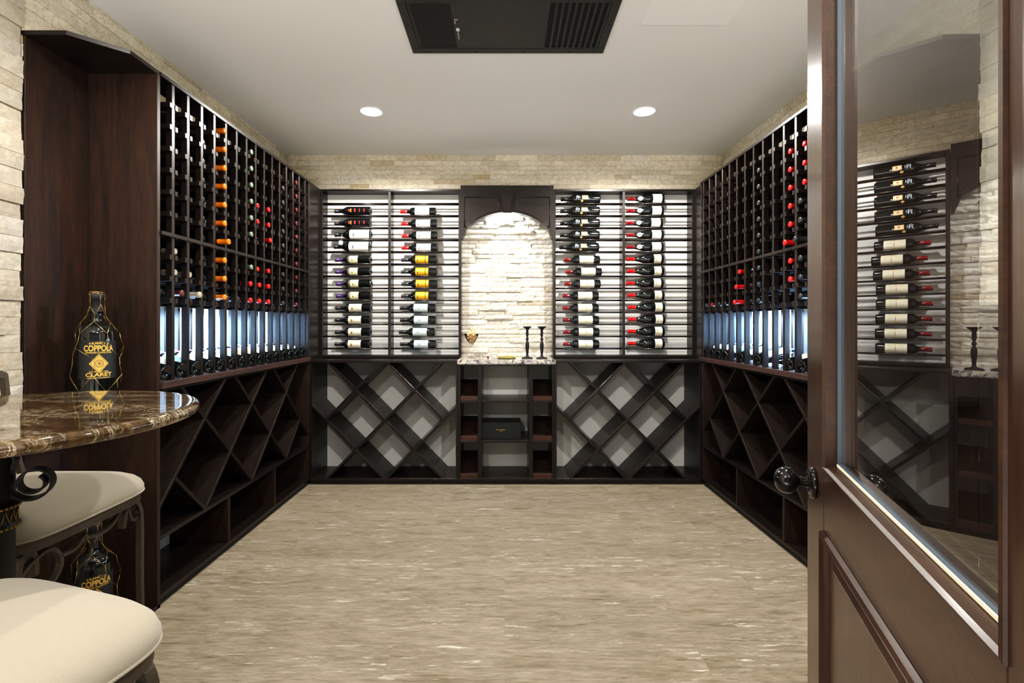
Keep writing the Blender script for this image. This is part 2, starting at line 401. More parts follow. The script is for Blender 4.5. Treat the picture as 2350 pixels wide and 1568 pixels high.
def cladding(name, M, u0, u1, z0, z1, hc, mat, parent, proud, rough, seed, lens=(0.14, 0.42), jag=(0, 0), step=0.035, joint=0.004):
    rnd = random.Random(seed); bm = new(); z = z0
    while z < z1 - 0.012:
        h = hc * rnd.uniform(0.88, 1.12)
        if z + h > z1 - 0.015: h = z1 - z
        a, b = u0 + rnd.uniform(-1, 1) * jag[0], u1 + rnd.uniform(-1, 1) * jag[1]
        u = a
        while u < b - 1e-4:
            l = rnd.uniform(*lens)
            if u + l > b - 0.06: l = b - u
            d = rnd.uniform(*proud); nx = max(2, int(l / step)); ny = 3
            g = 0.0007
            grid = []
            for j in range(ny + 1):
                row = []
                for i in range(nx + 1):
                    edge = i in (0, nx) or j in (0, ny)
                    uu = u + g + (l - 2 * g) * i / nx; zz = z + g + (h - 2 * g) * j / ny
                    dd = d + rnd.uniform(-1, 1) * rough + noise.noise(Vector((uu * 22, zz * 40, seed))) * rough * 1.5 - (joint * rnd.uniform(.4, 1.0) if edge else 0)
                    if edge and i in (0, nx) and (jag[0] or jag[1]): uu += rnd.uniform(-1, 1) * max(jag) * 0.3
                    row.append(bm.verts.new(M(uu, zz, max(0.002, dd))))
                grid.append(row)
            for j in range(ny):
                for i in range(nx): bm.faces.new((grid[j][i], grid[j][i + 1], grid[j + 1][i + 1], grid[j + 1][i]))
            ring = grid[0] + [r[-1] for r in grid[1:]] + grid[-1][-2::-1] + [r[0] for r in grid[-2:0:-1]]
            back = []
            for v, (uu, zz) in zip(ring, [(i, 0) for i in range(nx + 1)] + [(nx, j) for j in range(1, ny + 1)] + [(i, ny) for i in range(nx - 1, -1, -1)] + [(0, j) for j in range(ny - 1, 0, -1)]):
                back.append(bm.verts.new(M(u + g + (l - 2 * g) * uu / nx, z + g + (h - 2 * g) * zz / ny, 0.0)))
            for i in range(len(ring)):
                k = (i + 1) % len(ring); bm.faces.new((ring[i], back[i], back[k], ring[k]))
            u += l
        z += h
    bmesh.ops.recalc_face_normals(bm, faces=bm.faces[:])
    return obj(name, bm, mat, parent)
ML = lambda y, z, d: (XL + d, y, z + E)
MR = lambda y, z, d: (XR - d, y, z + E)
MB = lambda x, z, d: (x, DB - d, z + E)
cladding('stone_cladding', ML, 0.2, 1.915, ZF, ZC, 0.062, ST_A, wl, (0.028, 0.042), 0.0009, 1, (0.25, 0.6), (0, 0.004))
cladding('stone_band', ML, 1.922, DB - .03, 0.95, ZC, 0.052, ST_B, wl, (0.022, 0.026), 0.0006, 2, (0.2, 0.5), (0, 0), joint=0.002)
cladding('stone_cladding', MR, 0.2, 1.942, ZF, ZC, 0.062, ST_A, wr, (0.028, 0.042), 0.0009, 3, (0.25, 0.6), (0, 0.004))
cladding('stone_band', MR, 1.948, DB - .03, 0.95, ZC, 0.052, ST_B, wr, (0.022, 0.026), 0.0006, 4, (0.2, 0.5), (0, 0), joint=0.002)
cladding('stone_band', MB, XL + .02, XR - .02, 1.15, ZC, 0.0415, ST_B, wb, (0.022, 0.025), 0.0006, 5, (0.12, 0.38), joint=0.002)
cladding('stone_niche', MB, -0.40, 0.44, -0.29, 1.15, 0.041, ST_N, wb, (0.012, 0.034), 0.0018, 6, (0.12, 0.36), step=0.024, joint=0.006)

# ------------------------------------------------------------------ side racks
ZK = [0.113 + 0.1028 * k for k in range(10)]
def side_unit(s, W, y_near, y_far, ys, panels, wall, near_first, side):
    """s=-1 left, +1 right; ys = far edge of every upright from the near end to the far end"""
    X = lambda d: s * (W + d)                       # d = depth behind the rack front
    depth = abs(wall) - W - 0.038
    t = thing('wine_rack', f'tall dark wood lattice wine rack along the {side} wall, necks facing the room', 'wine rack', (s * W, (y_near + y_far) / 2, E - .3))
    bxs = lambda name, d0, d1, y0, y1, z0, z1, m, par=t, bev=0.0012: box(name, (min(X(d0), X(d1)), max(X(d0), X(d1)), y0, y1, z0, z1), m, par, bev)
    bxs('top_panel', -0.004, 0.13, y_near, y_far, ZT - .018, ZT, W_Y)
    bxs('middle_rail', -0.008, 0.012, y_near, y_far, 0.414, 0.432, W_Y)
    bxs('ledge', -0.014, depth, y_near, y_far, -0.296, -0.264, W_E)
    bxs('end_stile', 0, 0.05, y_far - .018, y_far, -0.264, ZT - .018, W_V)
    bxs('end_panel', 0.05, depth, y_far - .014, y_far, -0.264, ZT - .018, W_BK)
    bxs('light_rail', 0.034, 0.054, y_near, y_far - .018, 0.084, 0.100, W_Y)
    bxs('bottle_rail', 0.13, 0.155, y_near, y_far - .02, -0.250, -0.228, W_Y)
    for k in range(21):
        z = 0.108 + 0.0505 * k
        bxs('rear_slat', depth - .012, depth, y_near, y_far - .014, z, z + 0.037, W_Y, bev=0)
    bxs('added_glow_panel', depth + 0.002, depth + 0.008, y_near, y_far - .015, -0.264, 0.105, GLOWP, bev=0)
    n = 0; rest = new(); base = parent_loc(t)
    order = list(enumerate(ys))
    near_set = sorted(range(len(ys)), key=near_first)[:5]
    for i, y in order:
        u = bxs('upright', 0, 0.030, y - .02, y, -0.264, ZT - .018, W_V)
        bxs('rear_upright', depth - .04, depth - .012, y - .02, y, -0.264, ZT - .018, W_V, bev=0)
        for z in ZK:
            for y0, y1 in ((y - .038, y - .02), (y, y + .018)):
                if i in near_set:
                    bm = new(); b0 = parent_loc(u)
                    bx(bm, X(-0.003) - b0.x, X(depth - .04) - b0.x, y0 - b0.y, y1 - b0.y, z - .012 + E - b0.z, z + .012 + E - b0.z)
                    obj('cleat', bm, W_X, u, 0.001)
                else:
                    bx(rest, X(-0.003) - base.x, X(depth - .04) - base.x, y0 - base.y, y1 - base.y, z - .012 + E - base.z, z + .012 + E - base.z)
    c = obj('cleat', rest, W_X, t); c['kind'] = 'stuff'
    return t
def diamonds(t, M, a0, a1, z0, z1, na, nz, ha, hz, th, d0, d1, mat, up=True):
    """crossed boards; beyond the last middle nodes only the upper (up) or the lower arms run on to the side panels"""
    lo = na - 2 * ha * math.floor((na - a0) / (2 * ha)); hi = na + 2 * ha * math.floor((a1 - na) / (2 * ha))
    base = parent_loc(t); MM = lambda a, z, d: Vector(M(a, z, d)) - base
    for sl in (1, -1):
        for k in range(-6, 7):
            # line through (na + 2*k*ha, nz) with slope sl*hz/ha
            c = na + 2 * k * ha; g = sl * hz / ha; L0 = 3.0
            dx, dz = ha / math.hypot(ha, hz), sl * hz / math.hypot(ha, hz)
            nx, nzv = -dz * th / 2, dx * th / 2
            p = [(c - dx * L0 + nx, nz - dz * L0 + nzv), (c - dx * L0 - nx, nz - dz * L0 - nzv), (c + dx * L0 - nx, nz + dz * L0 - nzv), (c + dx * L0 + nx, nz + dz * L0 + nzv)]
            e0, e1 = a0, a1
            if abs(c - lo) < 1e-4 and (sl > 0) == up: e0 = lo
            if abs(c - hi) < 1e-4 and (sl < 0) == up: e1 = hi
            p = clip(p, e0, e1, z0, z1)
            if len(p) >= 3 and max(q[0] for q in p) - min(q[0] for q in p) > 0.17:
                bm = new(); prism(bm, p, MM, d0 + (0.0015 if sl < 0 else 0), d1); obj('diamond_board', bm, mat, t, 0.001)
def side_base(s, W, y_near, y_far, na, divs, wall, side, ha=0.2400):
    X = lambda d: s * (W + d); depth = abs(wall) - W - 0.004
    t = thing('diamond_bin', f'low dark wood bin with diamond cells and floor cubbies along the {side} wall', 'wine cabinet', (s * W, (y_near + y_far) / 2, 0))
    bxs = lambda name, d0, d1, y0, y1, z0, z1, m: box(name, (min(X(d0), X(d1)), max(X(d0), X(d1)), y0, y1, z0, z1), m, t)
    bxs('top_board', 0.002, depth, y_near, y_far, -0.3105, -0.2965, W_Y)
    bxs('shelf', 0, depth, y_near, y_far, -0.992, -0.975, W_Y)
    bxs('bottom_board', 0, depth, y_near, y_far, -1.264, -1.245, W_Y)
    bxs('toe_kick', 0.016, 0.03, y_near, y_far + .0, ZF, -1.264, BLACK)
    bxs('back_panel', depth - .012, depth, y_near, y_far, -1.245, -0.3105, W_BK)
    bxs('end_panel', 0, depth - .012, y_far - .018, y_far, -1.245, -0.3105, W_P)
    for y in divs: bxs('divider', 0.001, depth - .012, y - .009, y + .009, -1.245, -0.992, W_P)
    M = lambda a, z, d: (X(d), a, z + E)
    diamonds(t, M, y_near, y_far - .018, -0.975, -0.3105, na, -0.735, ha, 0.2400, 0.018, 0.002, depth - .012, W_D, up=False)
    return t
YSL = [2.338 + 0.1103 * i for i in range(15)]
YSR = sorted(3.943 - 0.1136 * i for i in range(15))
rackL = side_unit(-1, WL, 2.24, 3.95, YSL, ('bin with the wall outlet',), XL, lambda i: i, 'left')
rackR = side_unit(1, WR, 2.271, 3.987, YSR, ('bin beside the door',), XR, lambda i: abs(i - 5), 'right')
side_base(-1, WL, 2.24, 3.95, 2.824, (2.804, 3.364), XL, 'left')
# ------------------------------------------------------------------ right base: measured nodes
side_base(1, WR, 2.271, 3.95, 2.851, (3.37, 2.804), XR, 'right', 0.2425)
for s, y, z, lab in ((-1, 2.735, -1.215, 'white wall outlet plate in the lowest left cubby nearest the table'), (1, 3.305, -1.195, 'white wall outlet plate in a floor cubby on the right wall')):
    xx = s * (abs(XL) - 0.0165)
    o = box('outlet_plate', (min(xx, xx - s * .004), max(xx, xx - s * .004), y - .04, y + .04, z - .06, z + .06), PLATE, bevel=0.001); tag(o, lab, 'outlet')

# ------------------------------------------------------------------ corner shelves at the near ends of both side racks
def corner_shelf(s, W, wall, y0, y1, side):
    X = lambda d: s * (W + d); xi = abs(wall) - 0.016
    t = thing('corner_shelf', f'full-height open corner shelf of dark wood with clipped corner top on the {side}', 'shelf', (s * (W + .15), y1, 0))
    base = parent_loc(t)
    box('side_panel', (min(s * W, s * xi), max(s * W, s * xi), y1 - .02, y1, ZF, ZT - .018), W_N, t)
    box('back_panel', (min(s * (xi - .016), s * xi), max(s * (xi - .016), s * xi), y0 + .004, y1 - .02, ZF, ZT - .018), W_N, t)
    ym = y1 - 0.0005
    def slab(name, z0, z1, m):
        poly = [(xi - .002, y0), (1.728 + W - 1.58, y0), (W, y0 + .14), (W, ym), (xi - .002, ym)]
        bm = new(); prism(bm, [(s * a - base.x, b - base.y) for a, b in poly], lambda u, v, d: (u, v, d - base.z), z0 + E, z1 + E); obj(name, bm, m, t, 0.001)
    slab('top_board', ZT - .018, ZT, W_X); slab('middle_shelf', -0.328, -0.309, W_X); slab('base_board', ZF, ZF + .018, W_X)
    return t
corner_shelf(-1, WL, XL, 1.922, 2.24, 'left')
corner_shelf(1, WR, XR, 1.948, 2.271, 'right')

# ------------------------------------------------------------------ back upper display racks
ZR = [1.041 - 0.1041 * r for r in range(13)]
def display_rack(x0, x1, xd, xret, which):
    t = thing('display_rack', f'wall rack of horizontal rods holding label-forward bottles, {which} of the stone arch', 'wine rack', ((x0 + x1) / 2, D2, E))
    st = 0.022; zb = -0.285
    B = lambda n, *b, m=W_X, bev=0.0012: box(n, b, m, t, bev)
    B('stile', x0, x0 + st, D2, DB - .001, zb, ZT, m=W_V); B('stile', x1 - st, x1, D2, DB - .001, zb, ZT, m=W_V)
    B('divider', xd - .011, xd + .011, D2 + .002, DB - .001, zb, ZT - .02, m=W_V)
    B('top_rail', x0 + st, x1 - st, D2, DB - .001, ZT - .018, ZT); B('bottom_rail', x0 + st, x1 - st, D2, DB - .001, zb, zb + .022)
    if xret < 0: B('corner_filler', xret - .012, xret, D + .001, D2 + .02, zb, ZT, m=W_V)
    else: B('corner_filler', xret, xret + .012, D + .04, D2 + .02, zb, ZT, m=W_V)
    base = parent_loc(t)
    for z in ZR:
        for a, b in ((x0 + st, xd - .011), (xd + .011, x1 - st)):
            for y in (4.200, 4.243):
                bm = new(); tube(bm, [(a - base.x, y - base.y, z + E - base.z), (b - base.x, y - base.y, z + E - base.z)], 0.0062, 8); obj('rod', bm, W_X, t)
    return t
display_rack(-1.580, -0.373, -0.987, -1.580, 'left')
display_rack(0.416, 1.628, 1.022, 1.628, 'right')
# lower back cabinets
def back_base(x0, x1, na, which):
    t = thing('diamond_bin', f'low dark wood bin of diamond cells with pale back, {which} of the centre cubbies', 'wine cabinet', ((x0 + x1) / 2, D, 0))
    B = lambda n, *b, m=W_X, bev=0.0012: box(n, b, m, t, bev)
    lo, hi = (x0 - .03 if x0 < -1 else x0), (x1 + .03 if x1 > 1 else x1)
    B('shelf_top', x0, x1, D - .006, DB - .001, -0.310, -0.2895)
    B('bottom_board', x0, x1, D, DB - .001, -1.268, -1.2475)
    B('toe_kick', x0, x1, D + .014, D + .028, ZF, -1.268, m=BLACK)
    B('side_panel', x0, x0 + .018, D, DB - .001, -1.2475, -0.310, m=W_V); B('side_panel', x1 - .018, x1, D, DB - .001, -1.2475, -0.310, m=W_V)
    diamonds(t, lambda a, z, d: (a, D + d, z + E), x0 + .018, x1 - .018, -1.2475, -0.310, na, -0.775, 0.2395, 0.2432, 0.018, 0.002, 0.335, W_X)
    return t
back_base(-1.579, -0.377, -0.97, 'left')
back_base(0.404, 1.599, 0.997, 'right')
# centre cubby cabinet
cc = thing('cubby_cabinet', 'dark wood centre cabinet of nine open cubbies under the granite top', 'cabinet', (0.013, D, 0))
B = lambda n, *b, m=W_V, bev=0.0012: box(n, b, m, cc, bev)
bxl, bxr = -0.3755, 0.4025
P = lambda px: (px - CX) / F * D
B('side_panel', bxl, bxl + .018, D, DB - .001, -1.2475, -0.335); B('side_panel', bxr - .018, bxr, D, DB - .001, -1.2475, -0.335)
v1, v2 = (P(1096.5), P(1105)), (P(1214), P(1223))
B('divider', *v1, D, DB - .001, -1.2475, -0.335); B('divider', *v2, D, DB - .001, -1.2475, -0.335)
B('top_board', bxl, bxr, D, DB - .001, -0.335, -0.322, m=W_X); B('bottom_board', bxl, bxr, D, DB - .001, -1.268, -1.2475, m=W_X)
B('toe_kick', bxl, bxr, D + .014, D + .028, ZF, -1.268, m=BLACK)
for z in (-0.634, -0.958): B('shelf', v1[1], v2[0], D + .002, DB - .001, z, z + .018, m=W_X)
base = parent_loc(cc)
for xa, xb in ((bxl + .018, v1[0]), (v2[1], bxr - .018)):
    for z in (-0.634, -0.958, -1.2475):
        if z > -1.2: B('shelf', xa, xb, D + .002, DB - .03, z, z + .014, m=W_X)
        zz = z + (.016 if z > -1.2 else 0)
        B('lip', xa, xb, D + .006, D + .022, zz, zz + .036, m=W_R)
        bm = new(); prism(bm, [(D + .03 - base.y, zz + .004 + E), (DB - .01 - base.y, zz + .125 + E), (DB - .01 - base.y, zz + .139 + E), (D + .024 - base.y, zz + .018 + E)],
                          lambda u, v, d: (d - base.x, u, v), xa + .0005, xb - .0005); obj('sloped_shelf', bm, W_P, cc, 0.001)
# granite top
bm = new(); bx(bm, -0.382, 0.412, D - .022, DB - .012, -0.322 + E, -0.283 + E)
bmesh.ops.bevel(bm, geom=bm.edges[:], offset=0.006, segments=2, affect='EDGES')
tag(obj('countertop', bm, GRAN), 'speckled granite countertop below the stone arch', 'countertop')
# arch valance
DV = 4.125; sv = F / DV
va = thing('arch_valance', 'dark wood arch valance with keystone above the stone niche', 'valance', (0.02, DV, E + 1))
base = parent_loc(va)
Q = lambda px, py: ((px - CX) / sv, (CY - py) / sv)
MV = lambda u, v, d: (u - base.x, DV + d - base.y, v + E - base.z)
cxp, rad, cyp = 1163.8, 135.0, 486.6 + 135.0
a0 = math.asin(94.6 / 135.0)
arc = [Q(cxp + rad * math.sin(a), cyp - rad * math.cos(a)) for a in [(-a0 + 2 * a0 * k / 32) for k in range(33)]]
out = [Q(1057, 425.5), Q(1057, 548), Q(1062, 548), Q(1064, 540), Q(1067, 537), Q(1069, 530)] + arc + [Q(1259.5, 530), Q(1262, 537), Q(1264, 540), Q(1266, 548), Q(1270.4, 548), Q(1270.4, 425.5)]
bm = new(); prism(bm, out, MV, 0, 0.075); obj('valance_board', bm, W_X, va)
bm = new(); prism(bm, [Q(1145.6, 444), Q(1154, 489.5), Q(1174, 489.5), Q(1181.5, 444)], MV, -0.02, 0.0); prism(bm, [Q(1149, 447), Q(1156.5, 487), Q(1171.5, 487), Q(1178, 447)], MV, -0.026, -0.02)
obj('keystone', bm, W_V, va, 0.0015)
for sgn in (-1, 1):
    mx = lambda px: px if sgn < 0 else 2 * cxp - px
    rr = 139.5; top = 453.0
    pts = [(1066, top), (1141, top)]
    arcp = []
    for k in range(13):
        a = -math.asin((cxp - 1146) / rr) + (-(math.asin((cxp - 1066) / rr)) + math.asin((cxp - 1146) / rr)) * k / 12
        arcp.append((cxp + rr * math.sin(a), cyp - rr * math.cos(a)))
    loop = pts + arcp
    bm = new(); tube(bm, [MV(*Q(mx(a), b), -0.001) for a, b in loop], 0.004, 6, closed=True); obj('panel_moulding', bm, W_X, va)
bm = new(); tube(bm, [MV(u, v + .004, -0.002) for u, v in arc], 0.005, 6); obj('arch_bead', bm, W_X, va)

# ------------------------------------------------------------------ bottles
BORD = [(0, .018), (.020, .008), (.030, .0005), (.0345, .0015), (.0362, .005), (.0365, .010), (.0365, .196), (.0358, .206), (.0335, .214), (.029, .221), (.0225, .227), (.0175, .2325), (.0152, .239), (.0145, .250), (.0142, .298), (.0155, .2985), (.0155, .306), (.0145, .309), (0, .309)]
BURG = [(0, .022), (.022, .009), (.034, .0005), (.040, .002), (.0418, .006), (.042, .012), (.042, .112), (.0412, .130), (.038, .155), (.033, .177), (.027, .197), (.0215, .215), (.0178, .232), (.0155, .250), (.0148, .298), (.0165, .2985), (.0165, .308), (.0155, .312), (0, .312)]
TALL = [(0, .02), (.022, .009), (.033, .0005), (.0385, .002), (.0398, .006), (.040, .012), (.040, .205), (.0392, .216), (.0365, .228), (.031, .240), (.0245, .251), (.0192, .260), (.0165, .268), (.0152, .280), (.0148, .326), (.0163, .3265), (.0163, .335), (.015, .338), (0, .338)]
FAT = [(0, .02), (.024, .009), (.037, .0005), (.0425, .002), (.044, .006), (.0445, .012), (.0445, .185), (.0435, .198), (.040, .210), (.034, .221), (.026, .231), (.0195, .239), (.0168, .246), (.016, .256), (.0158, .302), (.0175, .3025), (.0175, .313), (.016, .316), (0, .316)]
def rad_at(prof, l):
    for (r0, l0), (r1, l1) in zip(prof[2:], prof[3:]):
        if l0 <= l <= l1 and l1 > l0: return r0 + (r1 - r0) * (l - l0) / (l1 - l0)
    return prof[-2][0]
def patch(bm, prof, l0, l1, a0, a1, mi, lift=0.0006):
    nl = 2 if rad_at(prof, l0) == rad_at(prof, l1) else 5
    na = max(2, int(abs(a1 - a0) / 10)); g = []
    for j in range(nl):
        l = l0 + (l1 - l0) * j / (nl - 1); r = rad_at(prof, l) + lift
        g.append([bm.verts.new((r * math.sin(R(a0 + (a1 - a0) * i / na)), -r * math.cos(R(a0 + (a1 - a0) * i / na)), l)) for i in range(na + 1)])
    for j in range(nl - 1):
        for i in range(na):
            f = bm.faces.new((g[j][i], g[j][i + 1], g[j + 1][i + 1], g[j + 1][i])); f.material_index = mi; f.smooth = True
def disc(bm, prof, lc, ac, rd, mi, lift, inner=0):
    r = rad_at(prof, lc) + lift; n = 16; c = []; q = []
    for k in range(n):
        for lst, rr in ((c, rd), (q, inner)):
            l = lc + rr * math.cos(2 * PI * k / n); a = R(ac) + rr * math.sin(2 * PI * k / n) / r; rl = rad_at(prof, l) + lift
            lst.append(bm.verts.new((rl * math.sin(a), -rl * math.cos(a), l)))
    for k in range(n):
        f = bm.faces.new((c[k], c[(k + 1) % n], q[(k + 1) % n], q[k])); f.material_index = mi
def make_bottle(prof, cap, cap_len, labels=(), mats=(), discs=(), glass=None):
    """labels: (l0, l1, a0, a1, material index, lift)"""
    t = thing('wine_bottle', None, 'bottle')
    bm = new(); lathe(bm, prof, 28); obj('glass_body', bm, glass or GLS, t)
    top = prof[-1][1]
    if cap is not None:
        bm = new(); cp = [(rad_at(prof, top - cap_len) + .0005, top - cap_len)] + [(r + .0006, l) for r, l in prof if l > top - cap_len + .002 and r > 0] + [(.008, top + .0008), (0, top + .0008)]
        lathe(bm, cp, 24); obj('capsule', bm, cap, t)
    if labels or discs:
        bm = new()
        for (l0, l1, a0, a1, mi, lf) in labels: patch(bm, prof, l0, l1, a0, a1, mi, 0.0006 + lf * 0.0005)
        for (lc, ac, rd, mi, lf, inn) in discs: disc(bm, prof, lc, ac, rd, mi, 0.0006 + lf * 0.0005, inn)
        bmesh.ops.recalc_face_normals(bm, faces=bm.faces[:])
        for f in bm.faces:
            c = f.calc_center_median()
            if f.normal.x * c.x + f.normal.y * c.y < 0: f.normal_flip()
        obj('label', bm, list(mats), t)
    return t
USED = {}
def put(key, maker, loc, rot, label, group):
    if key not in USED:
        o = maker(); USED[key] = o; o.location = loc; o.rotation_euler = rot; o['label'] = label; o['group'] = group
        o.name = 'wine_bottle'
        return o
    return dup(USED[key], loc, rot, label, group)
def lines(l0, l1, n, a0, a1, mi, w=.0018, lf=1):
    return [(l0 + (l1 - l0) * k / max(1, n - 1), l0 + (l1 - l0) * k / max(1, n - 1) + w, a0, a1, mi, lf) for k in range(n)]
K = {}
K['red_marks'] = lambda: make_bottle(TALL[:6] + [(r, l * .93) for r, l in TALL[6:]], C_BLK, .075, [(.170, .186, -14, 14, 0, 0), (.160, .166, -22, 22, 2, 1), (.125, .136, -20, 22, 0, 0), (.088, .094, -20, 22, 1, 0), (.046, .051, -22, 22, 1, 0), (.056, .058, -16, 22, 1, 0)], [REDP, simple('dull_red_print', (0.5, 0.03, 0.03), .5), GOLDP])
K['white_wide'] = lambda: make_bottle(FAT, C_BLK, .05, [(.010, .178, -88, 88, 0, 0), (.140, .146, -28, 12, 1, 1), (.132, .150, -10, -4, 1, 1), (.125, .128, -26, 24, 1, 1)] + lines(.085, .108, 3, -26, 16, 2, .0014) + lines(.062, .078, 3, -14, 10, 2, .001), [WHITE, INK, GREYT])
K['purple'] = lambda: make_bottle(BORD, C_PUR, .065, [(.108, .178, -85, 85, 0, 0), (.179, .197, -80, 80, 1, 0), (.183, .186, -80, 80, 3, 1), (.150, .160, -16, 0, 2, 1)] + lines(.122, .146, 3, -30, 40, 3, .0015), [BUTTER, simple('plum_band', (.09, .05, .05), .5), INK, GREYT])
K['cream_black'] = lambda: make_bottle(BORD, C_BLK, .075, [(.078, .188, -80, 80, 0, 0), (.150, .166, -24, 10, 1, 1), (.158, .163, -10, 22, 2, 1)] + lines(.095, .14, 5, -34, 30, 3, .0013), [CREAM, BROWNP, GOLDP, GREYT])
K['white_red'] = lambda: make_bottle(BORD, C_RED, .060, [(.055, .178, -80, 80, 0, 0), (.150, .160, -30, -10, 2, 1), (.152, .158, -8, 6, 1, 1)] + lines(.082, .135, 5, -40, 26, 3, .0014), [WHITE, C_MAR, BROWNP, GREYT])
K['orange'] = lambda: make_bottle(BORD, C_GRY, .060, [(.100, .182, -88, 88, 0, 0), (.072, .094, -88, 88, 0, 0), (.158, .168, -30, -10, 1, 1), (.160, .164, -34, 8, 1, 1), (.096, .098, -88, 88, 1, 0)] + lines(.110, .150, 5, -36, -8, 2, .0014), [ORANGE, INK, BROWNP])
K['pale'] = lambda: make_bottle(BORD, C_BLK, .075, [(.066, .186, -80, 80, 0, 0)] + lines(.080, .11, 4, -34, 30, 2, .0014) + [(.165, .1665, -40, 40, 3, 1)], [PALE, TEAL, GREYT, C_MAR], [(.140, 4, .015, 1, 1, .004), (.140, 4, .009, 1, 1, 0)])
K['gold_black'] = lambda: make_bottle(TALL, C_BLK, .080, [(.108, .160, -10, 42, 0, 0), (.116, .150, 0, 30, 1, 1), (.126, .140, 6, 24, 2, 2), (.095, .106, -4, 4, 3, 0), (.186, .192, -6, 40, 3, 0), (.196, .200, 6, 46, 3, 0), (.204, .209, -8, 36, 3, 0), (.176, .180, 2, 30, 3, 0)], [GOLDL, CREAM, BROWNP, simple('silver_print', (.45, .52, .6), .4)], [(.160, -34, .010, 0, 0, 0)])
K['cream_red'] = lambda: make_bottle(BORD, C_DRED, .058, [(.056, .178, -80, 80, 0, 0), (.110, .118, -40, -28, 1, 1), (.108, .120, 44, 62, 1, 1), (.113, .116, -18, 24, 2, 1)] + lines(.080, .100, 3, -30, 34, 3, .0012), [CREAM, GOLDP, INK, GREYT])
K['burg_white'] = lambda: make_bottle(BURG, C_DRED, .066, [(.022, .100, -80, 80, 0, 0), (.082, .085, -40, 40, 1, 1), (.073, .075, -36, 44, 1, 1)] + lines(.036, .062, 4, -36, 40, 2, .0013), [WHITE, INK, GREYT], [(.206, 2, .0205, 0, 0, .011), (.206, 2, .0065, 0, 0, 0)])
K['burg_cream'] = lambda: make_bottle(BURG, C_RED, .066, [(.024, .085, -80, 80, 0, 0), (.070, .073, -30, 40, 1, 1), (.060, .063, -36, 36, 1, 1)] + lines(.032, .050, 3, -30, 40, 2, .0013), [CREAM, BROWNP, GREYT])
DESC = {'red_marks': 'black bottle with red printed marks', 'white_wide': 'wide bottle with large white label', 'purple': 'bottle with purple capsule and butter label',
        'cream_black': 'black-capped bottle with cream label', 'white_red': 'red-capped bottle with white label', 'orange': 'bottle with bright orange label',
        'pale': 'bottle with pale blue label', 'gold_black': 'black bottle with ornate gold emblem', 'cream_red': 'bottle with dark red cap and cream label',
        'burg_white': 'sloped-shoulder bottle with round white neck seal', 'burg_cream': 'sloped-shoulder bottle with red cap and small cream label'}
RADS = {'white_wide': .0445, 'gold_black': .040, 'red_marks': .040, 'burg_white': .042, 'burg_cream': .042}
def bay(seq, first_row, bases, px0, colname):
    tot = {}
    for k in seq: tot[k] = tot.get(k, 0) + 1
    cnt = {}
    for i, k in enumerate(seq):
        r = RADS.get(k, .0365); j = cnt.get(k, 0); cnt[k] = j + 1
        zc = ZR[first_row + i] + math.sqrt((r + .0066) ** 2 - .0215 ** 2) + .0006
        y = 4.2215; x = (px0 + bases[i] / 3.564 - CX) / F * y
        pos = nth(j, tot[k], 'topmost', 'lowest') if tot[k] > 2 else ('upper' if j == 0 else 'lower')
        put(k, K[k], (x, y, zc + E), (0, R(-90), 0), f'{DESC[k]}, {pos} of its {ORDN[tot[k]]}', f'bottles in the {colname}')
ORDN = {2: 'two', 4: 'four', 5: 'five', 8: 'eight'}
bay(['red_marks'] * 2 + ['white_wide'] * 2 + ['purple'] * 4 + ['cream_black'] * 4, 1, [541, 541, 543, 537, 541, 541, 547, 547, 544, 540, 540, 537], 700, 'first rod bay left of the arch')
bay(['white_red'] * 4 + ['orange'] * 4 + ['pale'] * 4, 1, [1072, 1080, 1084, 1084, 1080, 1080, 1083, 1080, 1069, 1072, 1062, 1072], 700, 'second rod bay beside the arch')
bay(['gold_black'] * 5 + ['cream_red'] * 8, 0, [416, 412, 412, 410, 405, 413, 428, 418, 402, 402, 405, 408, 406], 1260, 'rod bay right of the arch')
bay(['burg_white'] * 5 + ['burg_cream'] * 8, 0, [935, 930, 922, 928, 928, 930, 932, 928, 935, 940, 942, 938, 938], 1260, 'last rod bay by the right rack')
# paper tag on the first wide bottle
bm = new(); bx(bm, -.0165, .0165, -.0006, .0006, -.0165, .0165)
bmesh.ops.rotate(bm, cent=(0, 0, 0), matrix=Matrix.Rotation(R(8), 3, 'Y'), verts=bm.verts[:])
tube(bm, [(.004, 0, .013), (.009, -.004, .045), (.011, 0.0, .072)], 0.0012, 5)
for a, b_ in ((-.003, -.004), (.003, .002)): pass
o = obj('paper_tag', bm, WHITE); o.location = ((782 - CX) / F * 4.165, 4.165, (CY - 557) / F * 4.165 + E)
tag(o, 'small white paper tag hanging from the upper wide white bottle', 'tag')

# necks in the side racks
SHORT = [(r, l if l < .02 else l - .045) for r, l in BORD]
def neck_bottle(cap): return lambda: make_bottle(SHORT, cap, .062)
CAPS = {'orange': C_ORG, 'sage': C_GRN, 'red': C_RED, 'grey': C_GRY, 'black': C_BLK, 'maroon': C_MAR, 'beige': C_BEI, 'dark red': C_DRED}
ROWW = {9: 'top row', 8: 'second row', 7: 'third row', 6: 'fourth row', 5: 'fifth row', 4: 'sixth row', 3: 'row on the middle rail', 2: 'third row from bottom', 1: 'second row from bottom', 0: 'bottom row'}
def necks(side, s, W, y, cap, rows, prot, colname, special={}):
    for k in rows:
        tip = W - max(special.get(k, prot), -.026 if s < 0 else -.010)
        x = s * (tip + .264); z = ZK[k] + .0385
        put(('neck', cap), neck_bottle(CAPS[cap]), (x, y, z + E), (0, R(-90 * s), 0), f'{cap}-capped bottle neck, {ROWW[k]} of {colname} in {side} rack', f'{cap}-capped bottles in the {side} rack')
gl = lambda i: 2.7135 + 0.1103 * (i - 4)
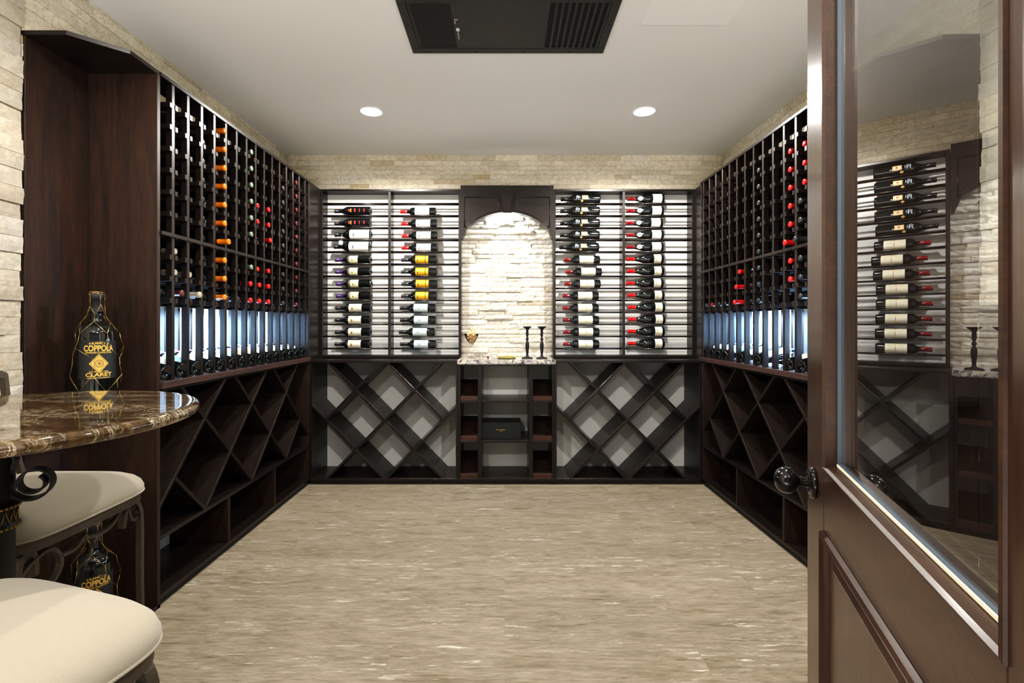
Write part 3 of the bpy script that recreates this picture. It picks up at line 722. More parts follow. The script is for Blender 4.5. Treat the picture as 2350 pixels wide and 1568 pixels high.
NL = lambda i, cap, rows, prot, nm, sp={}: necks('left', -1, WL, gl(i), cap, rows, prot, nm, sp)
NL(4, 'orange', range(9, -1, -1), .028, 'fifth column', {3: .05})
NL(3, 'black', range(8, -1, -1), -.028, 'fourth column')
NL(7, 'sage', [9, 8, 7, 6, 5, 4, 2], .004, 'eighth column')
NL(7, 'red', [1, 0], .0, 'eighth column')
NL(8, 'red', [6, 5, 2, 1, 0], -.012, 'ninth column', {1: .0, 0: .0})
NL(9, 'red', [6, 5, 4, 2, 1, 0], .006, 'tenth column', {4: .016})
NL(11, 'grey', range(8, -1, -1), .002, 'twelfth column')
NL(13, 'maroon', range(9, -1, -1), .004, 'fourteenth column')
NL(0, 'black', [0], -.02, 'first column')
NL(1, 'maroon', [0], .008, 'second column')
NL(1, 'beige', [2, 1], -.045, 'second column')
NL(2, 'beige', [0, 1], .026, 'third column', {1: -.03})
NL(5, 'grey', [0], -.02, 'sixth column'); NL(6, 'grey', [0], -.02, 'seventh column')
gr = lambda j: 3.876 - 0.1136 * j
NR = lambda j, cap, rows, prot, nm, sp={}: necks('right', 1, WR, gr(j), cap, rows, prot, nm, sp)
NR(7, 'grey', range(8, -1, -1), .0, 'eighth column from back')
NR(10, 'red', range(8, 0, -1), .0, 'eleventh column from back', {3: .03})
NR(11, 'red', [8, 7, 6], -.03, 'twelfth column from back')
NR(11, 'grey', [5, 4, 3, 2, 1, 0], .012, 'twelfth column from back', {3: .04})
NR(5, 'red', [2, 1, 0], .012, 'sixth column from back', {1: .035, 0: .045})
NR(0, 'grey', [0], .0, 'rearmost column'); NR(1, 'dark red', [0], .006, 'second column from back')
NR(2, 'black', [0], .0, 'third column from back'); NR(3, 'black', [0], .006, 'fourth column from back'); NR(6, 'black', [1, 0], -.03, 'seventh column from back')

# bottles lying in the lit display row (base to the room, neck up against the panel)
TAN = simple('tan_label', (.62, .42, .22), .6); AQUA = simple('aqua_label', (.45, .66, .66), .6)
LAB = {'cream': CREAM, 'white': WHITE, 'aqua': AQUA, 'tan': TAN}
CP2 = {'black': C_BLK, 'red': C_RED, 'grey': C_GRY, 'orange': C_ORG}
LYING = [(r, l if l < .02 else l - .02) for r, l in BORD]
def lying(lab, cap): return lambda: make_bottle(LYING, CP2[cap], .062, [(.060, .168, -80, 80, 0, 0)] + lines(.085, .145, 4, -30, 34, 1, .002), [LAB[lab], GREYT])
TILT = R(15)
def display(side, s, W, y, i, lab, cap, which):
    x = s * (W - .006); z = -0.262 + .0365 * math.cos(TILT) + .001
    rot = (Matrix.Rotation(s * (PI / 2 - TILT), 4, 'Y') @ Matrix.Rotation(-s * PI / 2, 4, 'Z')).to_euler()
    put(('lying', lab, cap), lying(lab, cap), (x, y, z + E), rot, f'{lab}-labelled bottle lying base out, {which} on the lit {side} ledge', f'bottles on the lit {side} ledge')
for i, (lab, cap) in enumerate([('cream', 'black'), ('white', 'orange'), ('aqua', 'grey'), ('white', 'black'), ('white', 'red'), ('white', 'red'), ('aqua', 'grey'), ('tan', 'black'), ('tan', 'grey'),
                                ('white', 'black'), ('white', 'grey'), ('cream', 'black'), ('white', 'black'), ('white', 'grey'), ('white', 'black')]):
    display('left', -1, WL, gl(i) + .002, i, lab, cap, ORD[i] + ' from the near end')
for n, (j, lab, cap) in enumerate([(0, 'white', 'black'), (1, 'white', 'grey'), (2, 'cream', 'black'), (3, 'aqua', 'black'), (5, 'cream', 'grey'), (7, 'cream', 'black'), (10, 'cream', 'red'), (11, 'cream', 'black')]):
    display('right', 1, WR, gr(j), j, lab, cap, ORD[n] + ' from the back')

# two large-format bottles in wire nets
PROF3 = [(0, .02), (.03, .010), (.055, .0005), (.0645, .003), (.0668, .010), (.0672, .02), (.0672, .262), (.066, .276), (.060, .292), (.049, .305), (.036, .314), (.026, .320), (.0225, .328), (.0215, .345), (.0205, .415), (.0245, .4155), (.0245, .438), (.0225, .443), (0, .443)]
def big_bottle():
    t = thing('wine_bottle', None, 'bottle')
    bm = new(); lathe(bm, PROF3, 48); obj('glass_body', bm, GLS, t)
    bm = new(); lathe(bm, [(.0218, .363)] + [(r + .0006, l) for r, l in PROF3 if l > .37 and r > 0] + [(.01, .4438), (0, .4438)], 32); obj('capsule', bm, simple('charcoal_capsule', (.03, .03, .032), .6), t)
    bm = new(); a1 = 64
    patch(bm, PROF3, .082, .240, -a1, a1, 0, .0006)
    rr = .0672 + .0014
    fn = lambda zc, l2=0: (lambda x, y: ((rr + l2) * math.sin(x / rr), -(rr + l2) * math.cos(x / rr), zc + y))
    add_text(bm, 'COPPOLA', .0335, fn(.2085), 1, bold=.0011, width=.104)
    # arched first line
    word = 'FRANCIS'
    for i, ch in enumerate(word):
        th = (i - 3) * 0.19; vs = fn(.231 + .010 * (math.cos(th) - 1) * 2.2)
        add_text(bm, ch, .0135, (lambda x, y, th=th, vs=vs: vs(x + .0095 * (i - 3), y)), 1, rot=-th * .5, bold=.0004)
    add_text(bm, 'DIAMOND COLLECTION', .0062, fn(.1925), 1, bold=.0002, width=.088)
    for y0, y1 in ((.1885, .1893),): patch(bm, PROF3, y0, y1, -40, 40, 1, .0012)
    def diamond(c, w, h, mi, lf, hole=None):
        f = fn(c, lf); n = 6; pts = []
        cor = [(0, h), (w, 0), (0, -h), (-w, 0)]
        for a, b in zip(cor, cor[1:] + cor[:1]):
            for k in range(n): pts.append((a[0] + (b[0] - a[0]) * k / n, a[1] + (b[1] - a[1]) * k / n))
        if hole is None:
            prev = None
            for rr2 in (1, .8, .6, .4, .2):
                V = [bm.verts.new(f(p[0] * rr2, p[1] * rr2)) for p in pts]
                if prev:
                    for k in range(len(V)):
                        q = bm.faces.new((prev[k], prev[(k + 1) % len(V)], V[(k + 1) % len(V)], V[k])); q.material_index = mi
                prev = V
            q = bm.faces.new(prev); q.material_index = mi
        else:
            V = [bm.verts.new(f(*p)) for p in pts]; U = [bm.verts.new(f(p[0] * hole, p[1] * hole)) for p in pts]
            for k in range(len(V)):
                q = bm.faces.new((V[k], V[(k + 1) % len(V)], U[(k + 1) % len(V)], U[k])); q.material_index = mi
    diamond(.146, .033, .040, 1, 0); diamond(.146, .029, .035, 2, .0003, .94)
    for k in range(16):
        a = 2 * PI * k / 16; f = fn(.146, .0004)
        for rad_, sz in ((.015, .0016), (.0105, .0012)):
            c0, s0 = rad_ * math.cos(a), rad_ * math.sin(a)
            q = bm.faces.new([bm.verts.new(f(c0 + dx * sz, s0 + dy * sz)) for dx, dy in ((-1, -1), (1, -1), (1, 1), (-1, 1))]); q.material_index = 2
    f = fn(.146, .0004)
    q = bm.faces.new([bm.verts.new(f(x, y)) for x, y in ((-.006, -.004), (-.001, -.002), (.005, -.005), (.004, .001), (.007, .005), (.001, .003), (-.003, .006), (-.002, .001))]); q.material_index = 2
    add_text(bm, 'CLARET', .0205, fn(.0995), 1, bold=.0006, width=.090); add_text(bm, '2017 BLACK LABEL', .0066, fn(.1125), 1, bold=.0002, width=.066); add_text(bm, 'CABERNET SAUVIGNON', .0062, fn(.0865), 1, bold=.0002, width=.080)
    for f_ in bm.faces:
        c = f_.calc_center_median()
        f_.normal_update()
        if f_.normal.x * c.x + f_.normal.y * c.y < 0: f_.normal_flip()
    obj('label', bm, [BLKL, GOLDP, INK], t)
    # wire net: staggered hexagon cells pulled around the bottle
    bm = new(); rnd = random.Random(4)
    rows = [(.0085, .004), (.075, .030), (.085, .10), (.076, .165), (.084, .215), (.074, .27), (.050, .318), (.030, .352), (.027, .39), (.028, .43), (.022, .448)]
    nx = 5
    def pt(j, i):
        r, z = rows[j]; a = 2 * PI * (i + (0.5 if (j // 2) % 2 else 0.0)) / nx + .35
        rnd2 = random.Random(j * 31 + i % nx); r2 = r + rnd2.uniform(-.004, .010) * (1 if .02 < z < .3 else .2)
        return Vector((r2 * math.sin(a), -r2 * math.cos(a), z + rnd2.uniform(-.006, .006) * (1 if z < .4 else .2)))
    for j in range(1, len(rows) - 1):
        for i in range(nx):
            if j % 2 == 0: ends = [(j + 1, i)]
            else: ends = [(j + 1, i), (j + 1, i - 1 if ((j + 1) // 2) % 2 else i + 1)] if True else []
            for (jj, ii) in ends:
                a, b = pt(j, i), pt(jj, ii); m = (a + b) / 2; rr_ = (math.hypot(a.x, a.y) + math.hypot(b.x, b.y)) / 2; q = math.hypot(m.x, m.y) or 1
                lim = max(rad_at(PROF3, min(.44, m.z)) + .003, rr_ * .97); m.x *= lim / q; m.y *= lim / q
                tube(bm, [a, m, b], .0006, 5)
    tube(bm, [Vector((.0255 * math.sin(2 * PI * k / 20), -.0255 * math.cos(2 * PI * k / 20), .4465)) for k in range(20)], .0009, 5, closed=True)
    obj('wire_net', bm, WIRE, t)
    return t
xb, yb = -1.734, 2.075
aim = math.atan2(-xb, yb)     # the label looks back at the room
put('big', big_bottle, (xb, yb, -0.3085 + E), (0, 0, aim * 1.15), 'large black bottle in gold wire net, on the middle shelf behind the table', 'large wired bottles')
put('big', big_bottle, (xb - .005, yb - .01, ZF + .0185 + E), (0, 0, aim * 1.15 + .05), 'large black bottle in gold wire net, on the floor board behind the stools', 'large wired bottles')

# ------------------------------------------------------------------ things on the granite top
ZG = -0.283
gx, gy = (1082 - CX) / F * 4.13, 4.13
t = thing('stem_glass', 'clear stemmed glass filled with corks on the granite top', 'glass', (gx, gy, ZG + E))
bm = new(); lathe(bm, [(0, .0), (.034, .0), (.0345, .0015), (.012, .005), (.0045, .010), (.0042, .095), (.008, .104), (.038, .150), (.056, .185), (.062, .205), (.0605, .205), (.0545, .186), (.037, .152), (.006, .110), (0, .108)], 32); obj('glass_bowl', bm, CLEAR, t)
rnd = random.Random(11); first = None; nc = 0
for layer, (zc, rr, n) in enumerate([(.128, .004, 1), (.150, .015, 4), (.174, .030, 8), (.198, .040, 10), (.215, .022, 6), (.226, .004, 2)]):
    for k in range(n):
        a = 2 * PI * k / n + layer * .7; loc = (gx + rr * math.cos(a), gy + rr * math.sin(a), ZG + zc + E + rnd.uniform(-.004, .004)); rot = (rnd.uniform(-1.4, 1.4), rnd.uniform(-1.4, 1.4), rnd.uniform(0, 6))
        if first is None:
            bm = new(); lathe(bm, [(0, -.017), (.0095, -.017), (.0102, -.015), (.0102, .015), (.0095, .017), (0, .017)], 14); first = obj('cork', bm, CORKM); o = first
        else: o = first.copy(); COL.objects.link(o)
        o.location = loc; o.rotation_euler = rot; tag(o, 'tan wine cork heaped in the stemmed glass under the arch', 'cork', 'corks in the stemmed glass')
HOLD = [(0, 0), (.047, 0), (.049, .004), (.040, .010), (.018, .015), (.011, .022), (.0095, .032), (.012, .060), (.0165, .105), (.0155, .125), (.009, .146), (.0065, .150), (.0115, .156), (.0130, .163), (.0115, .170), (.0065, .176), (.009, .185), (.012, .205), (.0105, .228), (.0105, .236), (.017, .247), (.030, .258), (.037, .265), (.037, .268), (.030, .266), (.012, .252), (0, .251)]
bm = new(); lathe(bm, HOLD, 28); h1 = obj('candle_holder', bm, METALB); h1.location = ((1210 - CX) / F * 4.06, 4.06, ZG + E); tag(h1, 'black turned metal candle holder on granite, nearer the middle of the niche', 'candle holder', 'candle holders on the granite')
h2 = h1.copy(); COL.objects.link(h2); h2.location = ((1243 - CX) / F * 4.06, 4.04, ZG + E); tag(h2, 'black turned metal candle holder on granite, closest to the right rack', 'candle holder', 'candle holders on the granite')
t = thing('shallow_dish', 'small flat green and gold dish on the granite top', 'dish', ((1163 - CX) / F * 4.02, 4.02, ZG + E))
bm = new(); lathe(bm, [(0, 0), (.068, 0), (.075, .006), (.077, .017), (.074, .017), (.070, .008), (0, .006)], 36); obj('dish_body', bm, GREENC, t)
bm = new(); tube(bm, [(.0765 * math.cos(2 * PI * k / 36), .0765 * math.sin(2 * PI * k / 36), .017) for k in range(36)], .0018, 6, closed=True); obj('rim', bm, GOLDP, t, label='gold rim')
t = thing('wire_stopper', 'thin looped dark wire with red bead beside the green dish', 'bottle stopper', ((1120 - CX) / F * 4.05, 4.05, ZG + E))
bm = new(); tube(bm, spline([(.005, 0, .014), (.02, 0, .028), (.05, 0, .034), (.075, 0, .026), (.088, -.005, .006), (.06, -.01, .004), (.025, -.005, .004)], 6), .0018, 6); obj('wire_loop', bm, METALB, t)
bm = new(); bmesh.ops.create_icosphere(bm, subdivisions=2, radius=.011, matrix=Matrix.Translation((0, 0, .011)))
for f in bm.faces: f.smooth = True
obj('bead', bm, C_DRED, t, label='dark red bead')
# gift box
t = thing('gift_box', 'long black gift box with small gold script in the centre cubby', 'box', ((1150.5 - CX) / F * 4.0, 4.0, -0.940 + E))
w2 = (1196 - 1105) / F * 3.99 / 2
bm = new(); bx(bm, -w2, w2, 0, .20, 0, .137); obj('box_body', bm, simple('black_card', (.008, .010, .009), .5), t, 0.002)
bm = new()
add_text(bm, 'Dom Pérignon', .0125, lambda x, y: (x - .004, -.0012, .077 + y)); prism(bm, [(-.008, .067), (-.003, .060), (0, .057), (-.002, .067)], lambda u, v, d: (u, d, v), -.0016, -.0008)
obj('gold_script', bm, GOLDP, t)

# ------------------------------------------------------------------ ceiling fixtures
ac = thing('ceiling_unit', 'black ceiling cooling unit with perforated intake and slatted outlet', 'air conditioner', (0.02, 2.42, ZC + E))
base = parent_loc(ac); ax0, ax1, ay0, ay1 = -.497, .535, 2.185, 2.654
bm = new()
for a in ((ax0, ax1, ay1 - .04, ay1), (ax0, ax1, ay0, ay0 + .04), (ax0, ax0 + .04, ay0 + .04, ay1 - .04), (ax1 - .04, ax1, ay0 + .04, ay1 - .04)): bx(bm, a[0] - base.x, a[1] - base.x, a[2] - base.y, a[3] - base.y, -.012, 0)
obj('frame', bm, ACM, ac, 0.0015)
box('face_panel', (-.252, .212, ay0 + .042, ay1 - .042, ZC - .009, ZC - .002), ACM, ac)
bm = new(); bx(bm, -.455 - base.x, -.252 - base.x, ay0 + .042 - base.y, ay1 - .042 - base.y, -.005, -.001); obj('intake_backing', bm, ACB, ac)
bm = new(); nxp, nyp = 24, 30; hx0, hx1, hy0, hy1 = -.440, -.254, 2.245, 2.602
def quad(x0, x1, y0, y1, z): bm.faces.new([bm.verts.new((x - base.x, y - base.y, z)) for x, y in ((x0, y0), (x0, y1), (x1, y1), (x1, y0))])
dx, dy = (hx1 - hx0) / nxp, (hy1 - hy0) / nyp
for i in range(nxp + 1): quad(hx0 + dx * i - .0011, hx0 + dx * i + .0011, hy0, hy1, -.0078)
for j in range(nyp + 1): quad(hx0, hx1, hy0 + dy * j - .0011, hy0 + dy * j + .0011, -.0079)
quad(-.455, hx0, ay0 + .042, ay1 - .042, -.008); quad(hx0, hx1 + .002, hy1, ay1 - .042, -.008); quad(hx0, hx1 + .002, ay0 + .042, hy0, -.008)
obj('intake_grille', bm, ACM, ac)
bm = new(); bx(bm, .212 - base.x, .493 - base.x, ay0 + .042 - base.y, ay1 - .042 - base.y, -.003, -.001); obj('outlet_backing', bm, ACB, ac)
bm = new(); bx(bm, .212 - base.x, .493 - base.x, 2.607 - base.y, ay1 - .042 - base.y, -.010, -.003); bx(bm, .212 - base.x, .493 - base.x, ay0 + .042 - base.y, 2.24 - base.y, -.010, -.003)
bx(bm, .487 - base.x, .493 - base.x, 2.24 - base.y, 2.607 - base.y, -.010, -.003)
for k in range(9):
    xx = .2425 + .0305 * k
    if k < 9: prism(bm, [(xx - base.x - .006, -.011), (xx - base.x + .006, -.011), (xx - base.x + .004, -.004), (xx - base.x - .004, -.004)], lambda u, v, d: (u, d - base.y, v), 2.24, 2.607)
obj('outlet_grille', bm, ACM, ac)
bm = new()
for px, py in ((-.475, 2.60), (-.475, 2.40), (.515, 2.60), (.515, 2.40), (-.40, 2.636), (-.15, 2.636), (.10, 2.636), (.35, 2.636)):
    lathe(bm, [(0, -.0145), (.004, -.0145), (.005, -.012)], 10, 0, Matrix.Translation((px - base.x, py - base.y, 0)))
obj('screws', bm, ACB, ac)
bm = new()
add_text(bm, 'Ceiling Mount', .0125, lambda x, y: (-.236 - y - base.x, 2.492 - x - base.y, -.0101))
WPR = simple('white_print', (.7, .7, .7), .6)
obj('unit_lettering', bm, WPR, ac)
for y0, y1, x0, x1 in ((2.43, 2.455, -.242, -.226), (2.36, 2.366, -.244, -.228), (2.372, 2.395, -.244, -.241)):
    bm = new(); quad(x0, x1, y0, y1, -.0101); obj('unit_sticker', bm, WPR, ac)
o = box('ceiling_hatch', (.669, 1.104, 2.0, 2.4156, ZC - .004, ZC - .0005), CEIL2, bevel=0.001); tag(o, 'flush white access panel in the ceiling near the door', 'access panel')
def downlight(x, y, lab):
    t = thing('ceiling_light', lab, 'ceiling light', (x, y, ZC + E), 'recessed ceiling lights')
    bm = new(); lathe(bm, [(.062, -.0005), (.064, -.004), (.080, -.006), (.086, -.002), (.086, -.0005)], 40); obj('trim_ring', bm, PLATE, t)
    bm = new(); lathe(bm, [(0, -.016), (.03, -.014), (.052, -.009), (.0635, -.003)], 32); obj('lens', bm, LENS, t)
    return t
LAMPS = [(-.929, 3.40), (.974, 3.40), (-.80, 1.38), (.80, 1.38), (-.8, -.5), (.8, -.5)]
downlight(*LAMPS[0], 'glowing round recessed ceiling light over the left side of the room')
downlight(*LAMPS[1], 'glowing round recessed ceiling light over the right side of the room')
for (x, y) in LAMPS:
    ld = bpy.data.lights.new('downlight', 'SPOT'); ld.energy = 104 if y > 3 else 70; ld.spot_size = R(165); ld.spot_blend = .5; ld.shadow_soft_size = .035; ld.color = (1, .965, .91)
    lo = bpy.data.objects.new('downlight', ld); COL.objects.link(lo); lo.location = (x, y, ZC + E - .055)
for s, W, y0, y1 in ((-1, WL, 2.25, 3.93), (1, WR, 2.28, 3.96)):
    ld = bpy.data.lights.new('display_strip', 'AREA'); ld.shape = 'RECTANGLE'; ld.size = .03; ld.size_y = y1 - y0; ld.energy = 48; ld.spread = R(95); ld.color = (.38, .64, 1)
    lo = bpy.data.objects.new('display_strip', ld); COL.objects.link(lo); lo.location = (s * (W + .17), (y0 + y1) / 2, .092 + E); lo.rotation_euler = (0, R(-s * 35), 0)
ld = bpy.data.lights.new('arch_puck', 'SPOT'); ld.energy = 26; ld.spot_size = R(150); ld.spot_blend = .8; ld.shadow_soft_size = .02; ld.color = (.86, .93, 1)
lo = bpy.data.objects.new('arch_puck', ld); COL.objects.link(lo); lo.location = (.02, 4.215, 1.03 + E); lo.rotation_euler = (R(4), 0, 0)

# ------------------------------------------------------------------ table
tx, ty, tr, tz = -1.270, 1.198, .4446, -.22
tb = thing('pub_table', 'round brown marble pub table on a dark iron column', 'table', (tx, ty, 0))
bm = new(); e = [(0, tz + E)]
e += [(tr - .016 + .016 * math.sin(a), tz + E - .016 + .016 * math.cos(a)) for a in [k * PI / 10 for k in range(11)]] + [(tr - .03, tz + E - .034), (0, tz + E - .034)]
lathe(bm, [(0, tz + E), (tr - .03, tz + E)] + e[1:], 96); obj('tabletop', bm, MARB, tb)
zt = tz + E - .034
bm = new(); lathe(bm, [(0, zt - .001), (.17, zt - .001), (.17, zt - .009), (.05, zt - .012), (.05, .05), (.06, .035), (.23, .018), (.24, 0), (0, 0)], 40); obj('column', bm, METALB, tb)
zb = (CY - 1188) / F * 1.2 + E
bm = new(); lathe(bm, [(.050, zb - .031), (.058, zb - .029), (.058, zb - .021), (.0535, zb - .018), (.0535, zb + .018), (.058, zb + .021), (.058, zb + .029), (.050, zb + .031)], 40)
nf0 = len(bm.faces)
for k in range(36):
    for dz in (-.025, .025): bmesh.ops.create_icosphere(bm, subdivisions=1, radius=.0042, matrix=Matrix.Translation((.0585 * math.cos(k * PI / 18), .0585 * math.sin(k * PI / 18), zb + dz)))
for k in range(18):
    a = k * 2 * PI / 18
    for sg in (-1, 1): tube(bm, [(.0545 * math.cos(a + sg * q * .17), .0545 * math.sin(a + sg * q * .17), zb - .016 + .032 * q) for q in (0, .5, 1)], .0014, 5)
bm.faces.ensure_lookup_table()
for f in bm.faces[nf0:]: f.material_index = 1
obj('gold_band', bm, [METALB, GOLD], tb, label='antique gold beaded band')
def scroll(ang):
    bm = new(); pts = []
    for k in range(61):
        q = k / 60; a = 2.6 + q * 2 * PI * 1.75; r = .047 * (1 - .62 * q); pts.append((.084 + r * math.cos(a) + .006 * q, r * math.sin(a)))
    pts = [(.048, .085), (.053, .060)] + [p for p in pts]
    u = Vector((math.cos(ang), math.sin(ang), 0)); zc = (CY - 1107) / F * 1.235 + E
    tube(bm, [u * p[0] + Vector((0, 0, zc + p[1])) for p in pts], 0, flat=(.034, .005), up=(-u.y, u.x, 0)); obj('scroll', bm, METALB, tb)
for k in range(3): scroll(R(28) + k * 2 * PI / 3)

# ------------------------------------------------------------------ stools
def superell(a, b, n, k, seg=72):
    th = 2 * PI * k / seg; c, s = math.cos(th), math.sin(th)
    return (a * math.copysign(abs(c) ** (2 / n), c), b * math.copysign(abs(s) ** (2 / n), s))
def make_stool(label):
    """faces +x; seat edge at height hs"""
    t = thing('bar_stool', label, 'bar stool'); hs = E - .59; A, B_ = .245, .255; seg = 72
    bm = new(); rings = []
    for q, z in [(1.0, 0), (1.012, .008), (1.012, .020), (.985, .038), (.93, .053), (.84, .066), (.70, .077), (.5, .085), (.25, .089), (.0, .090)]:
        rings.append([bm.verts.new((x * q, y * q, hs + z)) for x, y in [superell(A, B_, 5.0, k, seg) for k in range(seg)]] if q > 0 else [bm.verts.new((0, 0, hs + z))])
    for a, b in zip(rings, rings[1:]):
        for k in range(seg):
            f = bm.faces.new((a[k], a[(k + 1) % seg], b[(k + 1) % seg], b[k]) if len(b) > 1 else (a[k], a[(k + 1) % seg], b[0])); f.smooth = True
    bm.faces.new(rings[0][::-1]); cu = obj('cushion', bm, FAB, t)
    bm = new(); tube(bm, [(x * 1.005, y * 1.005, hs + .003) for x, y in [superell(A, B_, 5.0, k, seg) for k in range(seg)]], .0042, 6, closed=True); obj('piping', bm, FAB, cu)
    bm = new(); o_ = [superell(A - .006, B_ - .006, 5.0, k, seg) for k in range(seg)]
    prism(bm, o_, lambda u, v, d: (u, v, d), hs - .032, hs - .001); obj('seat_frame', bm, IRON, t)
    FX, LY = .192, .203
    for sx in (-1, 1):
        for sy in (-1, 1):
            x0, y0 = sx * FX, sy * LY
            bm = new()
            if sx > 0: p = spline([(x0 - .004, y0 - sy * .045, hs - .115), (x0, y0 - sy * .038, hs - .06), (x0 + .004, y0 - sy * .012, hs - .034), (x0 + .008, y0 + sy * .012, hs - .060), (x0 + .010, y0 + sy * .020, hs - .13), (x0 + .012, y0 + sy * .018, hs - .35), (x0 + .018, y0 + sy * .022, .006)], 6)
            else: p = spline([(x0 - .03, y0 - sy * .045, hs + .42), (x0 - .018, y0 - sy * .03, hs + .2), (x0, y0, hs), (x0, y0 + sy * .008, hs - .3), (x0 - .02, y0 + sy * .02, .006)], 6)
            tube(bm, p, 0, flat=(.020, .014), up=(1, 0, 0)); obj('leg', bm, IRON, t)
    def curl(pts, w=(.016, .010), up=(1, 0, 0)):
        bm = new(); tube(bm, spline(pts, 6), 0, flat=w, up=up); return bm
    X0 = FX + .004
    # scrolled apron on the front side, in the (y, z) plane
    rr = lambda y, dz: (X0, y, hs + dz)
    bm = curl([rr(-.235, -.150), rr(-.200, -.090), (X0, -.150, hs - .062), rr(-.115, -.062), rr(-.095, -.082), rr(-.085, -.115), rr(-.105, -.150), rr(-.140, -.168), rr(-.155, -.158)])
    tube(bm, spline([rr(-.088, -.095), rr(-.040, -.096), rr(-.005, -.070)], 4), 0, flat=(.016, .010), up=(1, 0, 0))
    tube(bm, spline([rr(-.005, -.066), rr(.002, -.078), rr(.040, -.088), rr(.090, -.084), rr(.125, -.060), rr(.140, -.034)], 5), 0, flat=(.016, .010), up=(1, 0, 0))
    tube(bm, spline([rr(.140, -.036), rr(.152, -.046), rr(.172, -.030)], 4), 0, flat=(.016, .010), up=(1, 0, 0))
    tube(bm, spline([rr(.172, -.040), rr(.178, -.075), rr(.192, -.100), rr(.210, -.098), rr(.212, -.080), rr(.200, -.074)], 5), 0, flat=(.014, .009), up=(1, 0, 0))
    obj('scroll_apron', bm, IRON, t)
    for sy in (-1, 1):
        y0 = sy * (LY + .004); r2 = lambda x, dz: (x, y0, hs + dz)
        bm = curl([r2(-.20, -.05), r2(-.15, -.09), r2(-.08, -.08), r2(-.03, -.05), r2(.03, -.05), r2(.08, -.08), r2(.14, -.10), r2(.19, -.07), r2(.195, -.04)], up=(0, 1, 0)); obj('scroll_apron', bm, IRON, t)
    bm = new(); tube(bm, [(FX + .014, -LY - .01, .22), (FX + .014, LY + .01, .22)], 0, flat=(.014, .014), up=(1, 0, 0))
    for sy in (-1, 1): tube(bm, [(-FX - .01, sy * (LY + .012), .26), (FX + .012, sy * (LY + .012), .26)], 0, flat=(.014, .014), up=(0, 1, 0))
    obj('footrest', bm, IRON, t)
    xb_ = -FX - .03
    bm = new(); tube(bm, spline([(xb_, -LY + .045, hs + .415), (xb_ - .012, -.1, hs + .435), (xb_ - .016, 0, hs + .44), (xb_ - .012, .1, hs + .435), (xb_, LY - .045, hs + .415)], 6), 0, flat=(.022, .022), up=(0, 0, 1)); obj('top_rail', bm, IRON, t)
    bm = new(); tube(bm, [(xb_ + .018, -LY + .03, hs + .14), (xb_ + .012, 0, hs + .14), (xb_ + .018, LY - .03, hs + .14)], 0, flat=(.018, .012), up=(0, 0, 1))
    for sy in (-1, 1):
        c = []
        for k in range(40):
            q = k / 39; a = PI / 2 + q * 3.4 * PI; rd = .075 * (1 - .75 * q); c.append((xb_ - .002, sy * (.09 + rd * math.cos(a)), hs + .30 + rd * math.sin(a)))
        tube(bm, c, 0, flat=(.014, .008), up=(1, 0, 0))
    obj('back_scrolls', bm, IRON, t)
    return t
s1 = make_stool('cream-cushioned iron bar stool tucked behind the marble table by the corner shelf')
s1.location = (-1.512, 1.530, 0)
s2 = dup(s1, (-.922, .775, 0), (0, 0, R(73)), 'cream-cushioned iron bar stool in front of the table, nearest the viewer', 'bar stools at the table'); s1['group'] = 'bar stools at the table'

# ------------------------------------------------------------------ glazed door standing open on the right
TH = R(20.75); P0 = Vector((.6453, 1.04, 0))
dr = thing('door_1', 'open dark wood door with large glass pane and lower raised panel', 'door', (P0.x, P0.y, 0), kind='structure')
dr.rotation_euler = (0, 0, -TH)
# local axes: -y runs from the free edge back to the hinge, -x faces the room
DT, DWID, TOP, t1, t2 = .045, .84, 1.14, .135, .70
def db(name, x0, x1, ya, yb, z0, z1, m, par=dr, bev=.0015):
    bm = new(); bx(bm, x0, x1, -yb, -ya, z0 + E, z1 + E); return obj(name, bm, m, par, bev)
db('stile', 0, DT, 0, t1, ZF + .008, TOP, DOOR_W); db('stile', 0, DT, t2, DWID, ZF + .008, TOP, DOOR_W)
db('rail', 0, DT, t1, t2, -.385, -.270, DOOR_H); db('rail', 0, DT, t1, t2, TOP - .13, TOP, DOOR_H); db('rail', 0, DT, t1, t2, ZF + .008, ZF + .25, DOOR_H)
def frame(name, x0, x1, w, ya, yb, z0, z1, m, bev=.0015):
    bm = new()
    for a in ((ya, ya + w, z0, z1), (yb - w, yb, z0, z1), (ya + w, yb - w, z0, z0 + w), (ya + w, yb - w, z1 - w, z1)): bx(bm, x0, x1, -a[1], -a[0], a[2] + E, a[3] + E)
    return obj(name, bm, m, dr, bev)
bm = new()
for (ya, yb, za, zb_, hz) in ((t1, t1 + .012, -.270, TOP - .13, 0), (t2 - .012, t2, -.270, TOP - .13, 0)): pass
def sweep_rect(name, prof, ya, yb, z0, z1, m):
    """prof: (inset from the opening edge, x depth) run around a rectangle"""
    bm = new(); rings = []
    for ins, x in prof:
        rings.append([bm.verts.new((x, -y, z + E)) for y, z in ((ya + ins, z0 + ins), (yb - ins, z0 + ins), (yb - ins, z1 - ins), (ya + ins, z1 - ins))])
    for a, b in zip(rings, rings[1:]):
        for k in range(4): bm.faces.new((a[k], a[(k + 1) % 4], b[(k + 1) % 4], b[k]))
    bmesh.ops.recalc_face_normals(bm, faces=bm.faces[:])
    o = obj(name, bm, m, dr); return o
sweep_rect('glazing_bead', [(-.001, .004), (.0, -.003), (.004, -.004), (.007, .001), (.0075, .016)], t1, t2, -.270, TOP - .13, DOOR_E)
sweep_rect('inner_bead', [(.0075, .016), (.0078, .020), (.012, .0205), (.012, .024)], t1, t2, -.270, TOP - .13, DOOR_E)
sweep_rect('glass_gasket', [(.010, .0203), (.0105, .0185), (.0145, .019), (.015, .0245)], t1, t2, -.270, TOP - .13, GASK)
